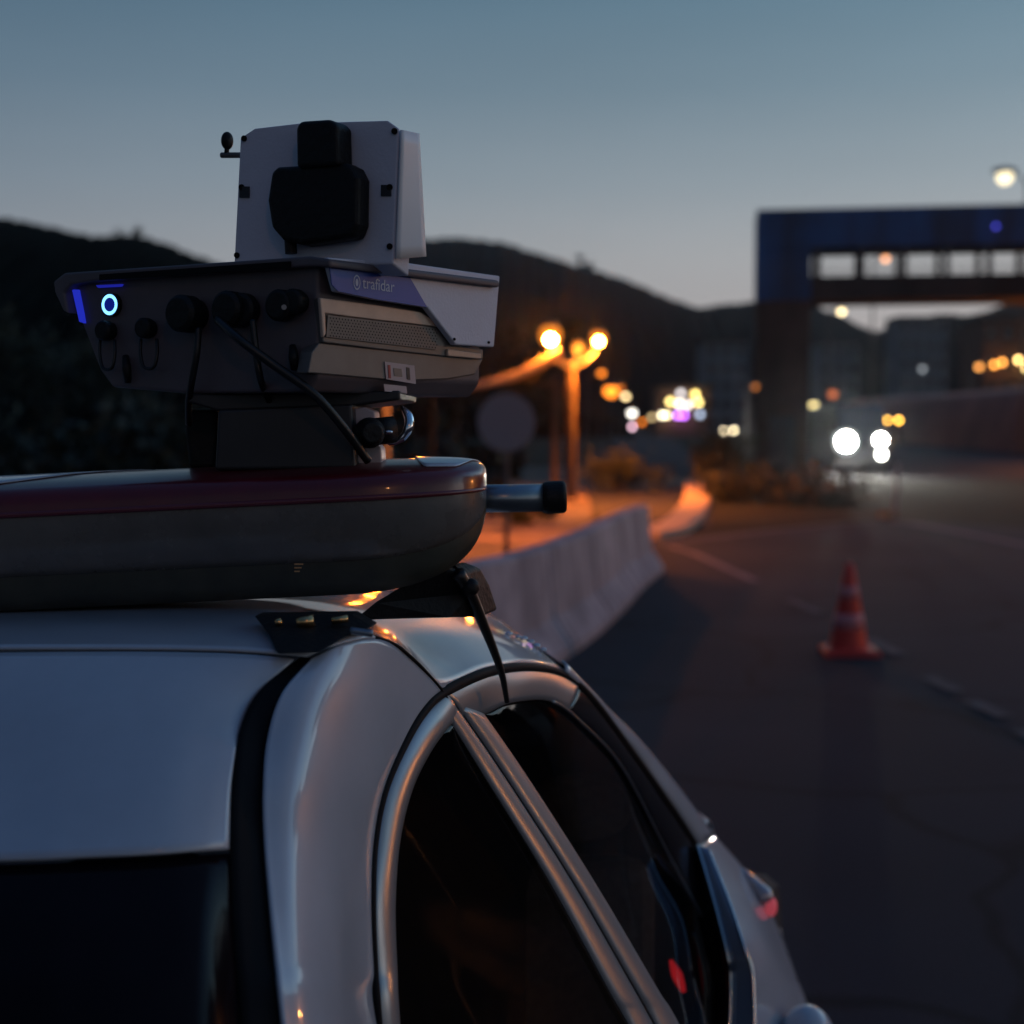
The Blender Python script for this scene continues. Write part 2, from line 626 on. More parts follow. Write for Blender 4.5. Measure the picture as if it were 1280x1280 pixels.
# hills: solid ridges at their own distance
def hill(name, ridge, d, thick, m, seed, rough=1.0, base=0.0):
    rnd = random.Random(seed)
    bm = bmesh.new()
    pts = []
    for i in range(len(ridge) - 1):
        (x0, y0), (x1, y1) = ridge[i], ridge[i + 1]
        n = max(2, int(abs(x1 - x0) / 5))
        for k in range(n):
            t = k / n
            t2 = t * t * (3 - 2 * t) * 0.4 + t * 0.6
            pts.append((x0 + (x1 - x0) * t, y0 + (y1 - y0) * t2))
    pts.append(ridge[-1])
    top = [W(px, py, d) + Vector((0, 0, rnd.uniform(-1, 1) * rough * d / 900)) for px, py in pts]
    rows = []
    for j, (fr, fz) in enumerate([(-1, -0.02), (-0.75, 0.22), (-0.5, 0.5), (-0.25, 0.8), (-0.08, 0.96), (0, 1), (0.12, 0.95), (0.5, 0.5), (1, -0.02)]):
        row = []
        for p in top:
            z = max(p.z, 4) * fz + (rnd.uniform(-1, 1) * rough * 2.0 * d / 600 if 0 < fz < 0.9 else 0)
            if fr not in (-1, 0, 1):
                z += math.sin(p.x * 14 / d + fr * 5 + seed) * .035 * d * abs(fr) * fz + rnd.uniform(-1, 1) * .002 * d
            row.append(Vector((p.x + rnd.uniform(-1, 1) * .002 * d, p.y + fr * thick * (1 + .15 * math.sin(p.x * 21 / d + seed)), min(z, p.z - .3) if 0 < fz < 1 else (z if fz > 0 else -2))))
        rows.append(row)
    sheet(bm, rows)
    o = link(name, bm, m, kind='structure')
    return o


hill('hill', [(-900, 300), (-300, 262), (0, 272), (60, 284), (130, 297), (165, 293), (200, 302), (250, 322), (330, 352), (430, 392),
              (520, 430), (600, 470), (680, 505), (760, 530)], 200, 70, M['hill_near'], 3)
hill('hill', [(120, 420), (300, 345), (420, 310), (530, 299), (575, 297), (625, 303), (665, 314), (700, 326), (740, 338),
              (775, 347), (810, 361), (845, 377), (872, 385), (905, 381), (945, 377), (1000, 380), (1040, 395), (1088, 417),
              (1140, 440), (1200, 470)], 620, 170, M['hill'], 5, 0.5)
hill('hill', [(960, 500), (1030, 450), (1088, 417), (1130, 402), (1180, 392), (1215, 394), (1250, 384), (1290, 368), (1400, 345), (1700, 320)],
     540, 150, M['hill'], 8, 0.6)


# ------------------------------------------------------------------ trees and shrubs
def leaf_cloud(bm, c, rad, n, size, rnd, flat=1.0):
    cl = [(c + Vector((rnd.gauss(0, .45) * rad, rnd.gauss(0, .45) * rad, rnd.gauss(0, .42) * rad * flat)), rad * rnd.uniform(.25, .45))
          for _ in range(max(5, n // 90))]
    for _ in range(n):
        cc, rr = rnd.choice(cl)
        p = cc + Vector((rnd.gauss(0, .55), rnd.gauss(0, .55), rnd.gauss(0, .5))) * rr
        a = Vector((rnd.uniform(-1, 1), rnd.uniform(-1, 1), rnd.uniform(-1, 1))).normalized() * size * rnd.uniform(.6, 1.3)
        b = a.cross(Vector((rnd.uniform(-1, 1), rnd.uniform(-1, 1), rnd.uniform(-1, 1)))).normalized() * size * .55
        bm.faces.new([bm.verts.new(p - a), bm.verts.new(p + b), bm.verts.new(p + a), bm.verts.new(p - b)])


def tree(px, d, h, rad, label, seed, leaf='leaf', n=1500, size=0.17, group='dark trees behind the barrier'):
    rnd = random.Random(seed)
    b = G(px, d)
    t = thing('tree', b, label, 'tree', group)
    bm = bmesh.new()
    top = b + Vector((rnd.uniform(-.3, .3), rnd.uniform(-.3, .3), h * .72))
    mid = b.lerp(top, .45)
    tube(bm, spline([b - Vector((0, 0, .1)), mid, top], 8), [.16 * h / 6 * (1 - .09 * k) for k in range(9)], 8)
    for k in range(6):
        a = b.lerp(top, rnd.uniform(.4, .9))
        e = a + Vector((rnd.uniform(-1, 1), rnd.uniform(-1, 1), rnd.uniform(.3, 1))).normalized() * rad * .8
        tube(bm, [a, a.lerp(e, .5) + Vector((0, 0, .1)), e], [.06, .045, .02], 6)
    link('trunk', bm, M['bark'], t)
    bm = bmesh.new()
    leaf_cloud(bm, b + Vector((0, 0, h * .68)), rad, n, size, rnd, h * .32 / rad)
    link('crown', bm, M[leaf], t)
    return t


TREES = [(-150, 62, 6.5, 3.0, 'dark leafy tree just beyond the left picture edge'),
         (-20, 58, 6.2, 2.8, 'dark tree in the left picture corner under the hill'),
         (70, 66, 6.0, 2.7, 'dark tree below the radar unit\'s blue ring light'),
         (170, 60, 5.6, 2.7, 'dark tree left of the radar unit\'s grey mounting pedestal'),
         (290, 70, 6.6, 3.0, 'dark tree hidden behind the grey mounting pedestal'),
         (400, 62, 5.8, 2.8, 'dark tree behind the round clamp under the radar unit'),
         (500, 58, 5.6, 2.5, 'dark tree between the radar clamp and the round grey sign'),
         (570, 66, 6.2, 2.6, 'dark tree just left of the round grey sign'),
         (655, 60, 5.6, 2.0, 'dark tree between the round grey sign and the orange lit lamp post')]
for i, (px, d, h, r_, lb) in enumerate(TREES):
    tree(px, d, h, r_, lb, 20 + i, n=1500)
bpy.context.view_layer.update()


def crest_tree(px, py, d, label, seed, wd=1, leaf='leaf'):
    rnd = random.Random(seed)
    top = W(px, py, d)
    t = thing('tree', (top.x, top.y, top.z - 11 * d / 600), label, 'tree', 'trees on the hill skylines')
    bm = bmesh.new()
    k = d / 600
    tube(bm, [top - Vector((0, 0, 11 * k)), top - Vector((0, 0, 3 * k))], [.6 * k, .3 * k], 6)
    link('trunk', bm, M['bark'], t)
    bm = bmesh.new()
    leaf_cloud(bm, top - Vector((0, 0, 3.5 * k)), 4.0 * k * wd, 500, 0.7 * k, rnd, .9 / wd)
    link('crown', bm, M[leaf], t)


crest_tree(166, 289, 200, 'dry looking tree breaking the skyline of the left hill', 40, 1.6, 'leaf2')
crest_tree(727, 326, 612, 'small tree on the skyline above the two orange street lamps', 51)


def shrub(px, d, r_, h, label, seed, m='shrub', n=1100):
    rnd = random.Random(seed)
    b = G(px, d)
    t = thing('shrub', b, label, 'shrub', 'shrubs on the verge')
    bm = bmesh.new()
    for k in range(5):
        a = rnd.uniform(0, 6.28)
        tube(bm, [b, b + Vector((math.cos(a) * r_ * .5, math.sin(a) * r_ * .5, h * .7))], [.04, .015], 6)
    link('stem', bm, M['bark'], t)
    bm = bmesh.new()
    leaf_cloud(bm, b + Vector((0, 0, h * .5)), r_, n, .09, rnd, h * .5 / r_)
    link('crown', bm, M[m], t)


shrub(885, 42, 1.1, 1.7, 'olive shrub lit orange between the bright curved kerb and the overpass tower', 61)
shrub(925, 44, 1.1, 1.6, 'olive shrub touching the left side of the overpass tower', 62)
shrub(905, 36, 1.0, .7, 'low dark shrub in front of the overpass tower foot', 63, 'leaf')
shrub(965, 35, 1.2, .8, 'low dark shrub on the verge below the left headlight', 64, 'leaf')
shrub(1030, 34, 1.2, .7, 'low dark shrub on the verge left of the pale marker post', 65, 'leaf')


# thick undergrowth closing the gap under the trees
rnd = random.Random(77)
bm = bmesh.new()
for k in range(9000):
    x = rnd.uniform(-32, 0.2)
    y = 50 + rnd.gauss(0, 1.6)
    z = gz(y) + abs(rnd.gauss(0, .5)) * (1.7 + .8 * math.sin(x * .9) + .5 * math.sin(x * 2.3))
    p = Vector((x, y, z))
    a = Vector((rnd.uniform(-1, 1), rnd.uniform(-1, 1), rnd.uniform(-1, 1))).normalized() * .3
    b = a.cross(Vector((rnd.uniform(-1, 1), rnd.uniform(-1, 1), rnd.uniform(-1, 1)))).normalized() * .2
    bm.faces.new([bm.verts.new(p - a), bm.verts.new(p + b), bm.verts.new(p + a), bm.verts.new(p - b)])
link('undergrowth', bm, M['leaf'], kind='stuff')

# unseen trees added right of the road to darken the car's side glass
bm = bmesh.new()
for k in range(16000):
    q = rnd.random()
    x, y = 30 + 22 * q + rnd.gauss(0, 1.2), 6 + 66 * q + rnd.gauss(0, 1.2)
    hmax = 11 + 2.5 * math.sin(q * 23) + 1.5 * math.sin(q * 61)
    p = Vector((x, y, gz(y) + rnd.uniform(0, 1) ** .8 * hmax))
    a = Vector((rnd.uniform(-1, 1), rnd.uniform(-1, 1), rnd.uniform(-1, 1))).normalized() * .75
    b = a.cross(Vector((rnd.uniform(-1, 1), rnd.uniform(-1, 1), rnd.uniform(-1, 1)))).normalized() * .55
    bm.faces.new([bm.verts.new(p - a), bm.verts.new(p + b), bm.verts.new(p + a), bm.verts.new(p - b)])
link('unseen_tree_belt', bm, M['leaf'], kind='stuff')

# ------------------------------------------------------------------ concrete barrier
def barrier(path, label, seed):
    """path: list of (x,y) centre line on the ground; New-Jersey section"""
    prof = [(-.28, 0), (-.28, .07), (-.14, .28), (-.09, .80), (-.075, .82), (.075, .82), (.09, .80), (.14, .28), (.28, .07), (.28, 0)]
    pts = [Vector((x, y, 0)) for x, y in path]
    t = None
    bm = bmesh.new()
    rows = []
    for i, p in enumerate(pts):
        tg = (pts[min(i + 1, len(pts) - 1)] - pts[max(i - 1, 0)]).normalized()
        n = Vector((tg.y, -tg.x, 0))
        rows.append([p + n * a + Vector((0, 0, z)) for a, z in prof])
    sheet(bm, rows)
    for rr in (rows[0], rows[-1]):
        bm.faces.new([bm.verts.new(q) for q in rr])
    bmesh.ops.remove_doubles(bm, verts=bm.verts, dist=1e-5)
    o = link('concrete_barrier', bm, M['concrete'], bevel=0.012)
    tag(o, label, 'barrier', 'concrete barrier blocks beside the road')
    return o


bp = spline([Vector((x, y, 0)) for x, y in [(-3.6, 2.0), (-2.6, 5.0), (-1.35, 7.4), (-.20, 9.7), (.28, 11.3), (.70, 13.2), (1.15, 15.6), (1.45, 17.0), (1.75, 18.4), (2.1, 20.0)]], 180)
BL = ['near block of the concrete barrier hidden behind the police car roof', 'concrete barrier block right behind the black strap foot of the light bar',
      'pale concrete barrier block rising behind the car roof edge', 'concrete barrier block in the middle of the visible curve',
      'far concrete barrier block where the wall bends right', 'last short concrete barrier block past the dark joint']
cuts = [0, 50, 76, 97, 116, 133, 149]
for i in range(6):
    a, b_ = cuts[i], cuts[i + 1]
    seg = [(p.x, p.y) for p in bp[a:b_ + 1]]
    if i < 5:
        q0, q1 = Vector(seg[-2]), Vector(seg[-1])
        seg[-1] = tuple(q0.lerp(q1, .2))
    barrier(seg, BL[i], i)

# low pale wall curving away, caught by the orange lamps
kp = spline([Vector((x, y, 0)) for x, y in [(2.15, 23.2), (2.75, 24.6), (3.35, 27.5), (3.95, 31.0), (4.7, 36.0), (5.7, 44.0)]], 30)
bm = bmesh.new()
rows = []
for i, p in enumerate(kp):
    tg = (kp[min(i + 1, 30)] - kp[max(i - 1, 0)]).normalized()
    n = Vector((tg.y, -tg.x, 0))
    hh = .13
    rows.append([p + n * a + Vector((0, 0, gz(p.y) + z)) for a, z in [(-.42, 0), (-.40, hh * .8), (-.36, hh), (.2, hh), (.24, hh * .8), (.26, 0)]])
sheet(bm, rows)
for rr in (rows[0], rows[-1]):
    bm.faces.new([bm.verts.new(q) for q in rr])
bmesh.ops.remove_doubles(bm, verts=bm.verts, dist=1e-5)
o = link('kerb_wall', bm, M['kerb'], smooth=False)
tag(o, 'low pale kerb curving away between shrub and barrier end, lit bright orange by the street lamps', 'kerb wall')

# earth bank at the right, beyond the through road
bm = bmesh.new()
rows = []
bk = spline([W(1040, 560, 150), W(1130, 556, 120), W(1220, 560, 95), W(1300, 562, 80), W(1500, 566, 60)], 30)
for p in bk:
    rows.append([Vector((p.x, p.y, gz(p.y))), Vector((p.x + .5, p.y + 2.0, gz(p.y) + 1.6)), Vector((p.x + 1.5, p.y + 5, gz(p.y) + 3.6)), Vector((p.x + 6, p.y + 14, gz(p.y) + 4.4)),
                 Vector((p.x + 8, p.y + 22, gz(p.y) - .5))])
sheet(bm, rows)
link('earth_bank', bm, M['bank'], kind='structure', smooth=True)

# ------------------------------------------------------------------ round traffic sign behind the barrier
d = 15.0
c = W(633, 528, d)
t = thing('round_sign', (c.x, c.y, 0), 'round grey traffic sign on a thin pole behind the concrete barrier', 'traffic sign')
bm = bmesh.new()
mt = Matrix.Translation(c) @ Matrix.Rotation(math.radians(12), 4, 'Z') @ Matrix.Rotation(math.pi / 2, 4, 'X')
bmesh.ops.create_cone(bm, cap_ends=True, segments=48, radius1=.305, radius2=.305, depth=.012, matrix=mt)
link('sign_disc', bm, M['sign_back'], t, bevel=.003)
bm = bmesh.new()
tube(bm, [Vector((c.x, c.y + .04, 0)), Vector((c.x, c.y + .04, c.z + .2))], .03, 12)
link('sign_pole', bm, M['dark_steel'], t)

# ------------------------------------------------------------------ traffic cone
cx, cy = gpx(1062, 817)
t = thing('traffic_cone', (cx, cy, 0), 'red traffic cone with two pale bands standing on the dark asphalt', 'traffic cone')
bm = bmesh.new()
bmesh.ops.create_cone(bm, cap_ends=True, segments=4, radius1=.30, radius2=.28, depth=.045,
                      matrix=Matrix.Translation((cx, cy, .0225)) @ Matrix.Rotation(math.radians(40), 4, 'Z'))
link('base', bm, M['cone_red'], t, bevel=.012)
prof = [(.155, .045), (.145, .10), (.12, .235), (.118, .235), (.0985, .34), (.0975, .34), (.07, .48), (.069, .48), (.051, .58), (.049, .58), (.026, .72), (.018, .73)]


def lathe(bm, c, prof, seg=32):
    rings = [[bm.verts.new(Vector((c[0] + r_ * math.cos(2 * math.pi * k / seg), c[1] + r_ * math.sin(2 * math.pi * k / seg), c[2] + z)))
              for k in range(seg)] for r_, z in prof]
    for i in range(len(rings) - 1):
        for k in range(seg):
            bm.faces.new([rings[i][k], rings[i][(k + 1) % seg], rings[i + 1][(k + 1) % seg], rings[i + 1][k]])
    bm.faces.new(rings[-1])


bm = bmesh.new()
lathe(bm, (cx - .01, cy, 0), [(.155, .045), (.146, .065), (.138, .093), (.10, .307), (.065, .502), (.03, .685), (.018, .695)])
link('cone_body', bm, M['cone_red'], t, smooth=True)
for z0, z1 in ((.20, .31), (.43, .52)):
    bm = bmesh.new()
    rr = lambda z: .138 + (.065 - .138) * (z - .093) / (.502 - .093) + .003
    lathe(bm, (cx - .01, cy, 0), [(rr(z0) - .003, z0 - .001), (rr(z0), z0), (rr(z1), z1), (rr(z1) - .003, z1 + .001)])
    link('reflective_band', bm, M['cone_white'], t, smooth=True)


# ------------------------------------------------------------------ street lamps and other far lights
def disc_strength(r, d, disc):
    """emission for a lamp of radius r at distance d whose blurred disc should average to disc"""
    rp = r * F / d
    return disc * max(1, (8.5 / max(rp, .1)) ** 2)


SOD = (1.0, 0.3, 0.03)
SOD2 = (1.0, 0.24, 0.02)
WARM = (1.0, 0.72, 0.34)
WHITE = (1.0, 0.95, 0.85)


def street_lamp(px, py, d, color, E, r, label, arm=0.9, pole_r=.09, arm_dir=1, group='street lamps', metal='steel'):
    p = W(px, py, d)
    g = gz(d)
    pxo = p.x - arm * arm_dir
    t = thing('street_lamp', (pxo, d, g), label, 'street lamp', group)
    bm = bmesh.new()
    tube(bm, [Vector((pxo, d, g - .05)), Vector((pxo, d, g + (p.z - g) * .5)), Vector((pxo, d, p.z - .05))], [pole_r, pole_r * .85, pole_r * .6], 12)
    if arm > 0:
        tube(bm, spline([Vector((pxo, d, p.z - .35)), Vector((pxo + arm * arm_dir * .4, d, p.z + .08)), Vector((p.x, d, p.z + .12))], 8), pole_r * .5, 8)
    link('pole', bm, M[metal], t)
    bm = bmesh.new()
    sphere(bm, Vector((p.x, d, p.z + r * .75)), r, 16, 8, (1.7, 1.15, .5))
    link('lamp_head', bm, M['dark_steel'], t, smooth=True)
    bm = bmesh.new()
    sphere(bm, p, r, 16, 12)
    link('lamp_glass', bm, emission('lamp_light', color, E), t, smooth=True)
    return t


# main pair of sodium lamps on one post left of the side road
DL = 36.0
pc = W(714, 470, DL)
t = thing('street_lamp', (pc.x, DL, gz(DL)), 'lamp post with the brightest orange lamp, arms and post lit orange', 'street lamp', 'street lamps')
bm = bmesh.new()
tube(bm, [Vector((pc.x, DL, 0)), Vector((pc.x, DL, 2)), Vector((pc.x, DL, pc.z + .25))], [.13, .12, .10], 16)
link('pole', bm, M['bark'], t)
for arm in ([(714, 462), (700, 450), (690, 428)], [(714, 462), (735, 448), (747, 432)], [(714, 470), (718, 455), (723, 442)]):
    bm = bmesh.new()
    tube(bm, curve([(a, b, DL) for a, b in arm], 10), .06, 10)
    link('arm', bm, M['steel'], t)
bm = bmesh.new()
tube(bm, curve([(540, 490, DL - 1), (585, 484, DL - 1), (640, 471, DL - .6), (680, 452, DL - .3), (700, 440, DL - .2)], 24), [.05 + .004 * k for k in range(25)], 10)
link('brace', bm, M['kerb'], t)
bm = bmesh.new()
q = W(540, 490, DL - 1)
tube(bm, [Vector((q.x, q.y, 0)), q], .04, 8)
link('brace_post', bm, M['trim'], t)
for (px, py, r, E, colr, gl) in ((688, 419, .085, 3200, SOD2, .27), (748, 423, .07, 900, SOD2, .19), (723, 434, .09, 6, SOD, .14)):
    p = W(px, py, DL)
    bm = bmesh.new()
    sphere(bm, p, gl, 24, 16)
    halo = link('lamp_halo', bm, emission('halo_glow', (1, .30, .03), 1.1), t, smooth=True)  # dim sphere imitating the orange halo around the burner
    bm = bmesh.new()
    sphere(bm, p + Vector((0, -gl * .8, -gl * .45)), r * 1.25, 20, 14)
    link('burner', bm, emission('lamp_light', colr, E * .7), halo, smooth=True)
    bm = bmesh.new()
    sphere(bm, p + Vector((0, 0, gl * .98)), gl, 16, 8, (.8, .8, .3))
    link('lamp_cap', bm, M['dark_steel'], t, smooth=True)


def down_light(name, p, energy, color, parent, ang=150):
    """the shielded luminaire's own downward cone"""
    ld = bpy.data.lights.new(name, 'SPOT')
    ld.energy = energy
    ld.color = color
    ld.spot_size = math.radians(ang)
    ld.spot_blend = .5
    ld.shadow_soft_size = .12
    lo_ = bpy.data.objects.new(name, ld)
    col.objects.link(lo_)
    lo_.parent = parent
    lo_.location = p - Vector(parent.location)
    return lo_


down_light('lamp_beam', W(690, 432, DL) + Vector((0, -.1, -.1)), 1300, (1, .22, .02), t)
down_light('lamp_beam', W(750, 434, DL) + Vector((0, -.1, -.1)), 4200, (1, .22, .02), t)
# second orange lit post beside it
q = W(694, 470, DL + 6)
t = thing('utility_pole', (q.x, DL + 6, gz(DL + 6)), 'plain utility pole dimly lit orange just left of the brightest lamp post', 'pole')
bm = bmesh.new()
tube(bm, [Vector((q.x, DL + 6, gz(DL + 6) - .05)), Vector((q.x, DL + 6, q.z))], [.12, .09], 12)
link('shaft', bm, M['bark'], t)
bm = bmesh.new()
box(bm, q.x - .5, q.x + .5, DL + 5.95, DL + 6.05, q.z - .3, q.z - .2)
link('crossarm', bm, M['bark'], t)

LAMPS = [(752, 466, 75, SOD2, .75, .16, 'small dim orange street lamp below the second bright orange lamp'),
         (764, 488, 90, SOD2, 4.0, .42, 'bright orange street lamp down the side road, below the small dim one'),
         (782, 495, 112, WARM, 1.0, .2, 'yellow street lamp touching the right of the far bright orange lamp'),
         (790, 516, 135, WHITE, 1.4, .3, 'yellow white street lamp low at the end of the side road'),
         (791, 533, 170, (1, .6, .75), .9, .25, 'pinkish street lamp lowest at the end of the side road'),
         (1052, 389, 85, (1, .8, .42), 1.2, .18, 'pale yellow street lamp seen through the overpass opening against the sky'),
         (1107, 323, 95, (1, .42, .18), .75, .2, 'dim orange street lamp seen through the window band of the overpass'),
         (1256, 221, 80, (1, .86, .55), 2.2, .42, 'large pale street lamp in the sky above the overpass deck'),
         (1017, 506, 120, (1, .8, .35), 1.0, .28, 'yellow street lamp right beside the inner edge of the overpass tower'),
         (1055, 512, 140, (1, .55, .3), .6, .28, 'faint pinkish orange street lamp just above the left headlight'),
         (1100, 510, 150, (1, .5, .15), .8, .3, 'small orange street lamp above the right headlight'),
         (1153, 461, 170, (.55, .6, .65), .22, .28, 'very faint grey white lamp among the dim far buildings'),
         (1224, 458, 120, (1, .38, .08), .8, .24, 'single orange street lamp left of the orange lamp row at the right edge'),
         (775, 484, 100, SOD2, .45, .2, 'faint orange street lamp just above the far yellow street lamp'),
         (802, 527, 160, SOD2, .5, .26, 'faint orange street lamp low between the pinkish lamp and the bright shop'),
         (815, 521, 168, WARM, .35, .26, 'faint warm street lamp just left of the bright shop'),
         (1041, 492, 130, (1, .25, .08), .4, .35, 'dull red orange street lamp above and left of the minibus'),
         (1091, 523, 112, (1, .12, .06), .7, .22, 'small red street lamp just left of the van lights'),
         (1268, 541, 90, (1, .33, .08), .85, .2, 'lowest orange lamp at the right picture edge on the red earth bank')]
for (px, py, d, c_, disc, r, lb) in LAMPS:
    street_lamp(px, py, d, c_, disc_strength(r, d, disc), r, lb, arm=.8 if py > 300 else 1.2, arm_dir=-1 if px in (1256,) else 1,
                metal='dark_steel')

hl = street_lamp(520, 425, 24, (1, .2, .012), 300, .10, 'low orange lamp added unseen behind the radar unit, lighting the pavement behind the barrier', arm=.5, pole_r=.06, metal='dark_steel')  # unseen lamp added to throw orange light on the pavement
street_lamp(1400, 440, 60, SOD2, 3500, .14, 'orange lamp added just outside the right picture edge to light the red earth bank', arm=1.2, metal='dark_steel')  # out-of-view lamp added to redden the earth bank
down_light('lamp_beam', W(545, 430, 23.0), 1900, (1, .22, .02), hl, 160)  # beam of the lamp added unseen behind the radar unit
sl = thing('street_lamp', (23.2, 12.0, 0), 'orange street lamp across the road beyond the right edge, glinting on the door frames', 'street lamp', 'street lamps')
bm = bmesh.new()
tube(bm, [Vector((23.2, 12, -.05)), Vector((23.2, 12, 2)), Vector((23.2, 12, 3.5))], [.09, .08, .06], 12)
tube(bm, spline([Vector((23.2, 12, 3.3)), Vector((22.7, 11.9, 3.75)), Vector((22.0, 11.8, 3.8))], 8), .04, 8)
link('pole', bm, M['steel'], sl)
bm = bmesh.new()
sphere(bm, Vector((21.9, 11.8, 3.84)), .18, 16, 8, (1.7, 1.15, .4))
link('lamp_head', bm, M['dark_steel'], sl, smooth=True)
bm = bmesh.new()
sphere(bm, Vector((21.9, 11.8, 3.70)), .15, 16, 12)
link('lamp_glass', bm, emission('lamp_light', (1, .34, .08), 1900), sl, smooth=True)
# lamp behind the camera whose reflection glints in the car body
t = thing('street_lamp', (4.2, -9.0, 0), 'orange street lamp standing behind the photographer, seen only as glints in the car body', 'street lamp', 'street lamps')
bm = bmesh.new()
tube(bm, [Vector((4.2, -9, -.05)), Vector((4.2, -9, 3)), Vector((4.2, -9, 5.6))], [.1, .09, .07], 12)
tube(bm, spline([Vector((4.2, -9, 5.4)), Vector((3.6, -9, 5.95)), Vector((2.8, -9, 6.0))], 8), .045, 8)
link('pole', bm, M['steel'], t)
bm = bmesh.new()
sphere(bm, Vector((2.7, -9, 6.06)), .16, 16, 8, (1.7, 1.15, .5))
link('lamp_head', bm, M['dark_steel'], t, smooth=True)
bm = bmesh.new()
sphere(bm, Vector((2.7, -9, 5.95)), .12, 16, 12)
link('lamp_glass', bm, emission('lamp_light', (1, .40, .14), 200), t, smooth=True)


# ------------------------------------------------------------------ far buildings
def building(px0, px1, py_top, d, wall, label, floors, bays, lamps=(), depth=9, roofm='broof', flat=True, lit=()):
    x0, x1 = (px0 - 640) / F * d, (px1 - 640) / F * d
    g = gz(d)
    zt = W((px0 + px1) / 2, py_top, d).z
    t = thing('building', ((x0 + x1) / 2, d, g), label, 'building', 'far buildings')
    bm = bmesh.new()
    box(bm, x0, x1, d, d + depth, g - .5, zt)
    link('wall', bm, M[wall], t)
    bm = bmesh.new()
    if flat:
        box(bm, x0 - .3, x1 + .3, d - .3, d + depth + .3, zt + .003, zt + .4)
    else:
        v = [Vector((x0 - .4, d - .4, zt + .003)), Vector((x1 + .4, d - .4, zt + .003)), Vector(((x0 + x1) / 2, d - .4, zt + 2.2))]
        prism(bm, v, Vector((0, depth + .8, 0)))
    link('roof', bm, M[roofm], t)
    ww, hh = (x1 - x0) / bays, (zt - g) / floors
    for i in range(floors):
        for j in range(bays):
            a = x0 + ww * (j + .25)
            z = g + hh * (i + .35)
            bm = bmesh.new()
            box(bm, a, a + ww * .5, d - .06, d - .003, z, z + hh * .45)
            wn = link('window', bm, M['pane'], t)
    for (px, py, c_, disc, r, *fl) in lamps:
        p = W(px, py, d - .9)
        bm = bmesh.new()
        sphere(bm, p, r, 12, 8, (fl[0] if fl else 1, 1, 1))
        link('lamp', bm, emission('lamp_light', c_, disc_strength(r, d, disc)), t, smooth=True)
        bm = bmesh.new()
        tube(bm, [p + Vector((0, 0, r * .8)), p + Vector((0, .5, r + .4)), p + Vector((0, .9, r + .4))], .05, 6)
        link('lamp_arm', bm, M['dark_steel'], t)
    return t


building(880, 934, 428, 210, 'bwall', 'dim flat roofed building block left of the overpass tower', 5, 3)
building(1122, 1182, 398, 240, 'bwall', 'pale grey apartment block in the middle of the overpass opening', 6, 4)
building(1024, 1072, 430, 260, 'bwall', 'dim apartment block behind the right side of the overpass tower', 5, 3)
building(1226, 1330, 402, 190, 'bwall2', 'reddish building with a row of orange lamps at the right picture edge', 4, 5,
         lamps=[(1243, 456, (1, .36, .06), .9, .3), (1253, 453, (1, .36, .06), 1.0, .3), (1273, 450, (1, .62, .2), 1.3, .3), (1281, 460, (1, .7, .25), 1.2, .3),
                (1240, 500, (1, .3, .04), .35, .3, 2.5)])
building(822, 886, 486, 170, 'bwall2', 'brightly lit roadside shop with clustered white, yellow and purple lights', 1, 3, depth=7,
         lamps=[(851, 492, (.75, .7, .7), .7, .3), (869, 493, (1, .75, .22), 1.1, .3), (838, 502, (1, .75, .25), 1.1, .3), (849, 505, (1, .9, .7), 1.0, .3),
                (860, 506, (.95, .85, .8), .9, .3), (873, 503, (1, .75, .25), 1.1, .3), (828, 519, (1, .9, .6), 1.0, .25), (834, 519, (1, .8, .45), .8, .25),
                (847, 519, (.6, .2, 1), 1.0, .25), (855, 519, (.6, .15, 1), 1.0, .25), (875, 518, (.5, .6, .8), .5, .3)])


# ------------------------------------------------------------------ far vehicles
def wheel(parent, c, r=.33, wd=.22, ax=Vector((1, 0, 0))):
    bm = bmesh.new()
    ring = []
    tube(bm, [c - ax * wd / 2, c - ax * wd * .35, c + ax * wd * .35, c + ax * wd / 2], [r * .93, r, r, r * .93], 28)
    wl = link('wheel', bm, M['tyre'], parent, smooth=False)
    bm = bmesh.new()
    tube(bm, [c - ax * (wd / 2 + .01), c + ax * (wd / 2 + .01)], r * .6, 20)
    link('rim', bm, M['steel'], wl)


